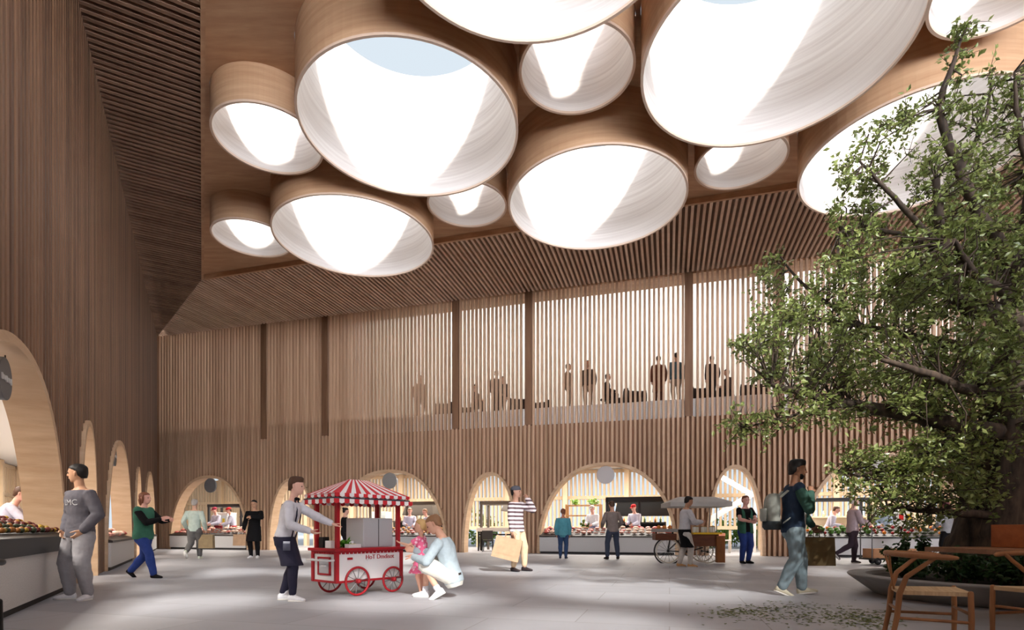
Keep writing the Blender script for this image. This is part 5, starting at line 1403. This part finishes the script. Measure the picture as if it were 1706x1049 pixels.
# ------------------------------------------------------------------ tree in its planter
RT = random.Random(5)
TZ = 7.4
TX = TZ * (1664 - CX) / F
plz = empty('planter', V((TX, TZ, 0)), 0, 'wide round concrete planter holding the tree', 'planter')
CONC = mat('concrete', (150, 148, 146), .7, scale=(3, 3, 3), rgb2=(132, 130, 128))
MB().lathe([(0, 0), (1.42, 0), (1.44, .02), (1.74, .25), (1.75, .27), (1.74, .28), (1.52, .28), (1.5, .27), (1.48, .2), (0, .2)], 72).build('bowl', CONC, plz, True)
MB().lathe([(0, .235), (.8, .25), (1.49, .22)], 36).build('soil', mat('soil', (52, 42, 34), .9, scale=(9, 9, 9), rgb2=(34, 28, 22)), plz, True)
tree = empty('tree', V((TX, TZ, .2)), 0, 'big leafy olive green tree with a thick dark trunk in the planter', 'tree')
BARK = mat('bark', (84, 70, 58), .9, scale=(14, 14, 2.2), rgb2=(40, 33, 28))
def tp(x, y, z): return at(x, y, z) - V((TX, TZ, .2))
LIMBS = []
def limb(pts, r0, r1, part='limb'):
    P = [tp(*p) for p in pts]
    # resample as a smooth curve
    out = []
    n = len(P)
    for i in range(n - 1):
        p0 = P[max(i - 1, 0)]; p1 = P[i]; p2 = P[i + 1]; p3 = P[min(i + 2, n - 1)]
        for k in range(6):
            t = k / 6
            out.append(.5 * ((2 * p1) + (p2 - p0) * t + (2 * p0 - 5 * p1 + 4 * p2 - p3) * t * t + (3 * p1 - p0 - 3 * p2 + p3) * t ** 3))
    out.append(P[-1])
    m_ = len(out)
    out = [p + V((RT.gauss(0, .35), RT.gauss(0, .35), RT.gauss(0, .2))) * (r0 + (r1 - r0) * i / m_) * .5 if 0 < i < m_ - 1 else p for i, p in enumerate(out)]
    rad = [r0 + (r1 - r0) * (i / (m_ - 1)) ** .8 for i in range(m_)]
    LIMBS.append((out, rad)); return out, rad
tr = MB(); rz_ = [.66, .52, .45, .42, .40, .36, .31, .25, .16, .03]
tpts = [tp(*p) for p in ((1664, 945, 7.4), (1664, 915, 7.4), (1668, 870, 7.4), (1684, 790, 7.42), (1700, 690, 7.45), (1712, 600, 7.45), (1720, 500, 7.4), (1730, 400, 7.35), (1740, 280, 7.3), (1748, 170, 7.2))]
st = []
for i, (p, r) in enumerate(zip(tpts, rz_)):
    st.append((p, r))
vs = []; fs = []; n = 28; M2 = 46
for i in range(M2):
    f = i / (M2 - 1) * (len(st) - 1); k = min(int(f), len(st) - 2); t = f - k
    c = st[k][0].lerp(st[k + 1][0], t); r = st[k][1] * (1 - t) + st[k + 1][1] * t
    for j in range(n):
        a = 2 * math.pi * j / n
        g = 1 + .10 * math.sin(5 * a + c.z * .9) + .07 * math.sin(11 * a - c.z * 1.3) + .04 * math.sin(17 * a + c.z * 3) + (.12 * math.sin(3 * a + 1) if i < 8 else 0)
        vs.append(c + V((r * g * math.cos(a), r * g * math.sin(a), 0)))
for i in range(M2 - 1):
    for j in range(n):
        j2 = (j + 1) % n
        fs.append((i * n + j, i * n + j2, (i + 1) * n + j2, (i + 1) * n + j))
tr.add(vs, fs); tr.build('trunk', BARK, tree, True)
limb([(1718, 545, 7.4), (1690, 530, 7.3), (1640, 517, 7.15), (1592, 492, 7.0), (1572, 450, 6.9), (1566, 380, 6.9), (1560, 300, 6.9)], .17, .04)
limb([(1702, 725, 7.4), (1610, 712, 7.2), (1520, 690, 7.0), (1420, 672, 6.9), (1340, 655, 6.8), (1285, 640, 6.8)], .15, .025)
limb([(1685, 862, 7.3), (1620, 856, 7.1), (1540, 850, 7.0), (1478, 842, 6.9)], .08, .02)
limb([(1718, 480, 7.4), (1650, 385, 7.2), (1596, 280, 7.0), (1566, 180, 6.9), (1588, 105, 6.9), (1602, 62, 6.9)], .11, .01)
limb([(1712, 610, 7.4), (1610, 578, 7.6), (1520, 560, 7.9), (1420, 540, 8.1), (1325, 528, 8.2)], .10, .02)
limb([(1572, 420, 6.9), (1490, 330, 6.8), (1432, 268, 6.7)], .05, .012)
limb([(1596, 290, 7.0), (1640, 205, 7.2), (1650, 140, 7.2)], .045, .01)
limb([(1568, 420, 6.9), (1480, 385, 7.2), (1400, 385, 7.3)], .045, .012)
limb([(1440, 545, 8.1), (1345, 480, 8.1), (1298, 425, 8.0)], .04, .01)
limb([(1712, 650, 7.4), (1620, 650, 6.6), (1540, 620, 6.0), (1470, 600, 5.7)], .10, .02)
limb([(1718, 500, 7.4), (1640, 470, 6.5), (1590, 400, 6.0)], .09, .02)
limb([(1718, 560, 7.4), (1700, 500, 8.2), (1640, 420, 8.9), (1590, 360, 9.2)], .10, .02)
limb([(1705, 720, 7.4), (1660, 700, 8.3), (1580, 680, 9.0)], .10, .02)
limb([(1420, 672, 6.9), (1330, 690, 6.7), (1240, 712, 6.6)], .035, .01)
limb([(1610, 712, 7.2), (1530, 760, 6.9), (1440, 790, 6.8), (1395, 785, 6.7)], .05, .012)
limb([(1735, 330, 7.3), (1700, 220, 7.1), (1690, 120, 7.0)], .07, .012)
lm = MB()
for out, rad in LIMBS: lm.limb(out, rad, 9)
lm.build('limbs', BARK, tree, True)
SAMP = [(p, r) for out, rad in LIMBS for p, r in list(zip(out, rad))[3:]]
limb([(1726, 450, 7.4), (1800, 360, 7.3), (1870, 250, 7.4), (1900, 180, 7.4)], .1, .012)
limb([(1715, 580, 7.4), (1800, 540, 7.6), (1900, 520, 7.7), (1960, 500, 7.6)], .1, .015)
limb([(1742, 260, 7.3), (1760, 150, 7.2), (1750, 60, 7.1)], .08, .01)
REG = [(1860, 460, 110, 240, 70, 6.4, 8.6), (1760, 170, 60, 120, 16, 6.6, 7.8), (1560, 560, 170, 140, 190, 6.0, 9.0), (1630, 690, 100, 110, 110, 6.0, 9.0), (1340, 570, 105, 85, 72, 6.4, 8.4), (1420, 655, 120, 55, 60, 6.2, 8.2), (1500, 430, 110, 80, 64, 6.2, 8.8), (1605, 345, 105, 95, 58, 6.2, 8.8),
       (1660, 480, 60, 160, 70, 6.0, 8.8), (1545, 245, 115, 80, 26, 6.4, 7.6), (1640, 165, 65, 50, 15, 6.8, 7.5), (1600, 85, 22, 45, 7, 6.8, 7.0), (1440, 280, 45, 40, 9, 6.5, 7.1), (1415, 350, 55, 45, 14, 6.6, 7.6),
       (1475, 785, 85, 55, 44, 6.2, 7.2), (1570, 800, 90, 60, 60, 6.2, 8.4), (1252, 560, 35, 35, 9, 7.4, 8.2), (1290, 465, 22, 50, 9, 7.7, 8.2), (1500, 868, 60, 22, 8, 6.7, 7.1), (1262, 702, 45, 25, 10, 6.4, 6.9), (1690, 260, 40, 90, 12, 6.4, 8.0), (1750, 520, 60, 210, 70, 6.0, 8.8), (1400, 470, 60, 50, 18, 7.0, 8.4)]
tw = MB(); lv = MB(); cents = []
for x, y, rx, ry, nn, za, zb in REG:
    for _ in range(nn):
        a = RT.uniform(0, 6.283); q = math.sqrt(RT.random())
        cents.append(tp(x + rx * q * math.cos(a), y + ry * q * math.sin(a), RT.uniform(za, zb)))
LEAFN = 46
for c in cents:
    bp_, br = min(SAMP, key=lambda s_: (s_[0] - c).length_squared)
    mid = bp_.lerp(c, .5) + V((RT.gauss(0, .06), RT.gauss(0, .06), RT.gauss(.03, .06)))
    tw.limb([bp_, mid, c], [min(br, .012), .008, .004], 5)
    pts = []
    for s_ in range(5):
        d_ = V((RT.gauss(0, 1), RT.gauss(0, 1), RT.gauss(.15, .8))).normalized() * RT.uniform(.14, .3)
        st_ = mid.lerp(c, RT.uniform(.5, 1.0)); e_ = st_ + d_
        tw.limb([st_, st_.lerp(e_, .6) + V((0, 0, .015)), e_], [.004, .003, .002], 4)
        for _ in range(LEAFN // 5):
            pts.append(st_.lerp(e_, RT.uniform(.15, 1.08)) + V((RT.gauss(0, .018), RT.gauss(0, .018), RT.gauss(0, .018))))
    leaves(lv, pts, .07, RT)
tw.build('twigs', BARK, tree)
lv.build('foliage', leaf_mat('tree_leaf', (158, 168, 100), (92, 110, 54), .32), tree)
bk = 0
for a, r, rr in ((207, 1.02, .36), (240, 1.02, .37), (272, 1.02, .37), (304, 1.02, .36), (172, 1.08, .26), (130, 1.0, .34), (336, 1.02, .36)):
    q = V((TX + r * math.cos(R(a)), TZ + r * math.sin(R(a)), .27))
    bush('planter_shrub', q, rr, 900, ('dark shrub in the planter, left of the trunk', 'dark shrub in the planter, front left under the table edge', 'dark shrub in the planter, directly before the trunk', 'dark shrub in the planter, front right behind the crate', 'small loose shrub at the left rim of the planter', 'dark shrub in the planter, behind the trunk', 'dark shrub in the planter, right of the trunk')[bk], leaf_mat('shrub_dark', (60, 92, 46), (30, 52, 26)), RT, 'shrub', .08, 'shrubs in the planter', h=.6 if bk != 4 else .26)
    bk += 1
fl_ = MB(); pts = []
for x, y, n_, sx, sy in ((1245, 1017, 150, 30, 5), (1330, 1012, 110, 40, 5), (1415, 1026, 240, 38, 7), (1455, 1038, 160, 30, 6), (1200, 1022, 60, 18, 4), (1335, 1030, 120, 50, 6), (1290, 1024, 90, 60, 8)):
    for _ in range(n_):
        g_ = ground(RT.gauss(x, sx), min(max(RT.gauss(y, sy), 1000), 1060)); pts.append(g_)
vs_ = []
for p in pts:
    a = RT.uniform(0, 6.28); L_ = RT.uniform(.03, .065); d_ = V((math.cos(a), math.sin(a), 0)); w2 = V((-d_.y, d_.x, 0)) * L_ * .28
    b_ = len(fl_.v); z_ = V((0, 0, RT.uniform(.002, .012)))
    fl_.v += [tuple(p + z_), tuple(p + d_ * L_ * .5 + w2 + z_ * 1.4), tuple(p + d_ * L_ + z_ * .6), tuple(p + d_ * L_ * .5 - w2 + z_)]
    fl_.f.append((b_, b_ + 1, b_ + 2, b_ + 3)); fl_.mi.append(0)
tag(fl_.build('fallen_leaves', leaf_mat('leaf_fallen', (128, 134, 72), (84, 96, 46), .7)), 'green leaves fallen on the floor in front of the planter', 'leaves', kind='stuff')
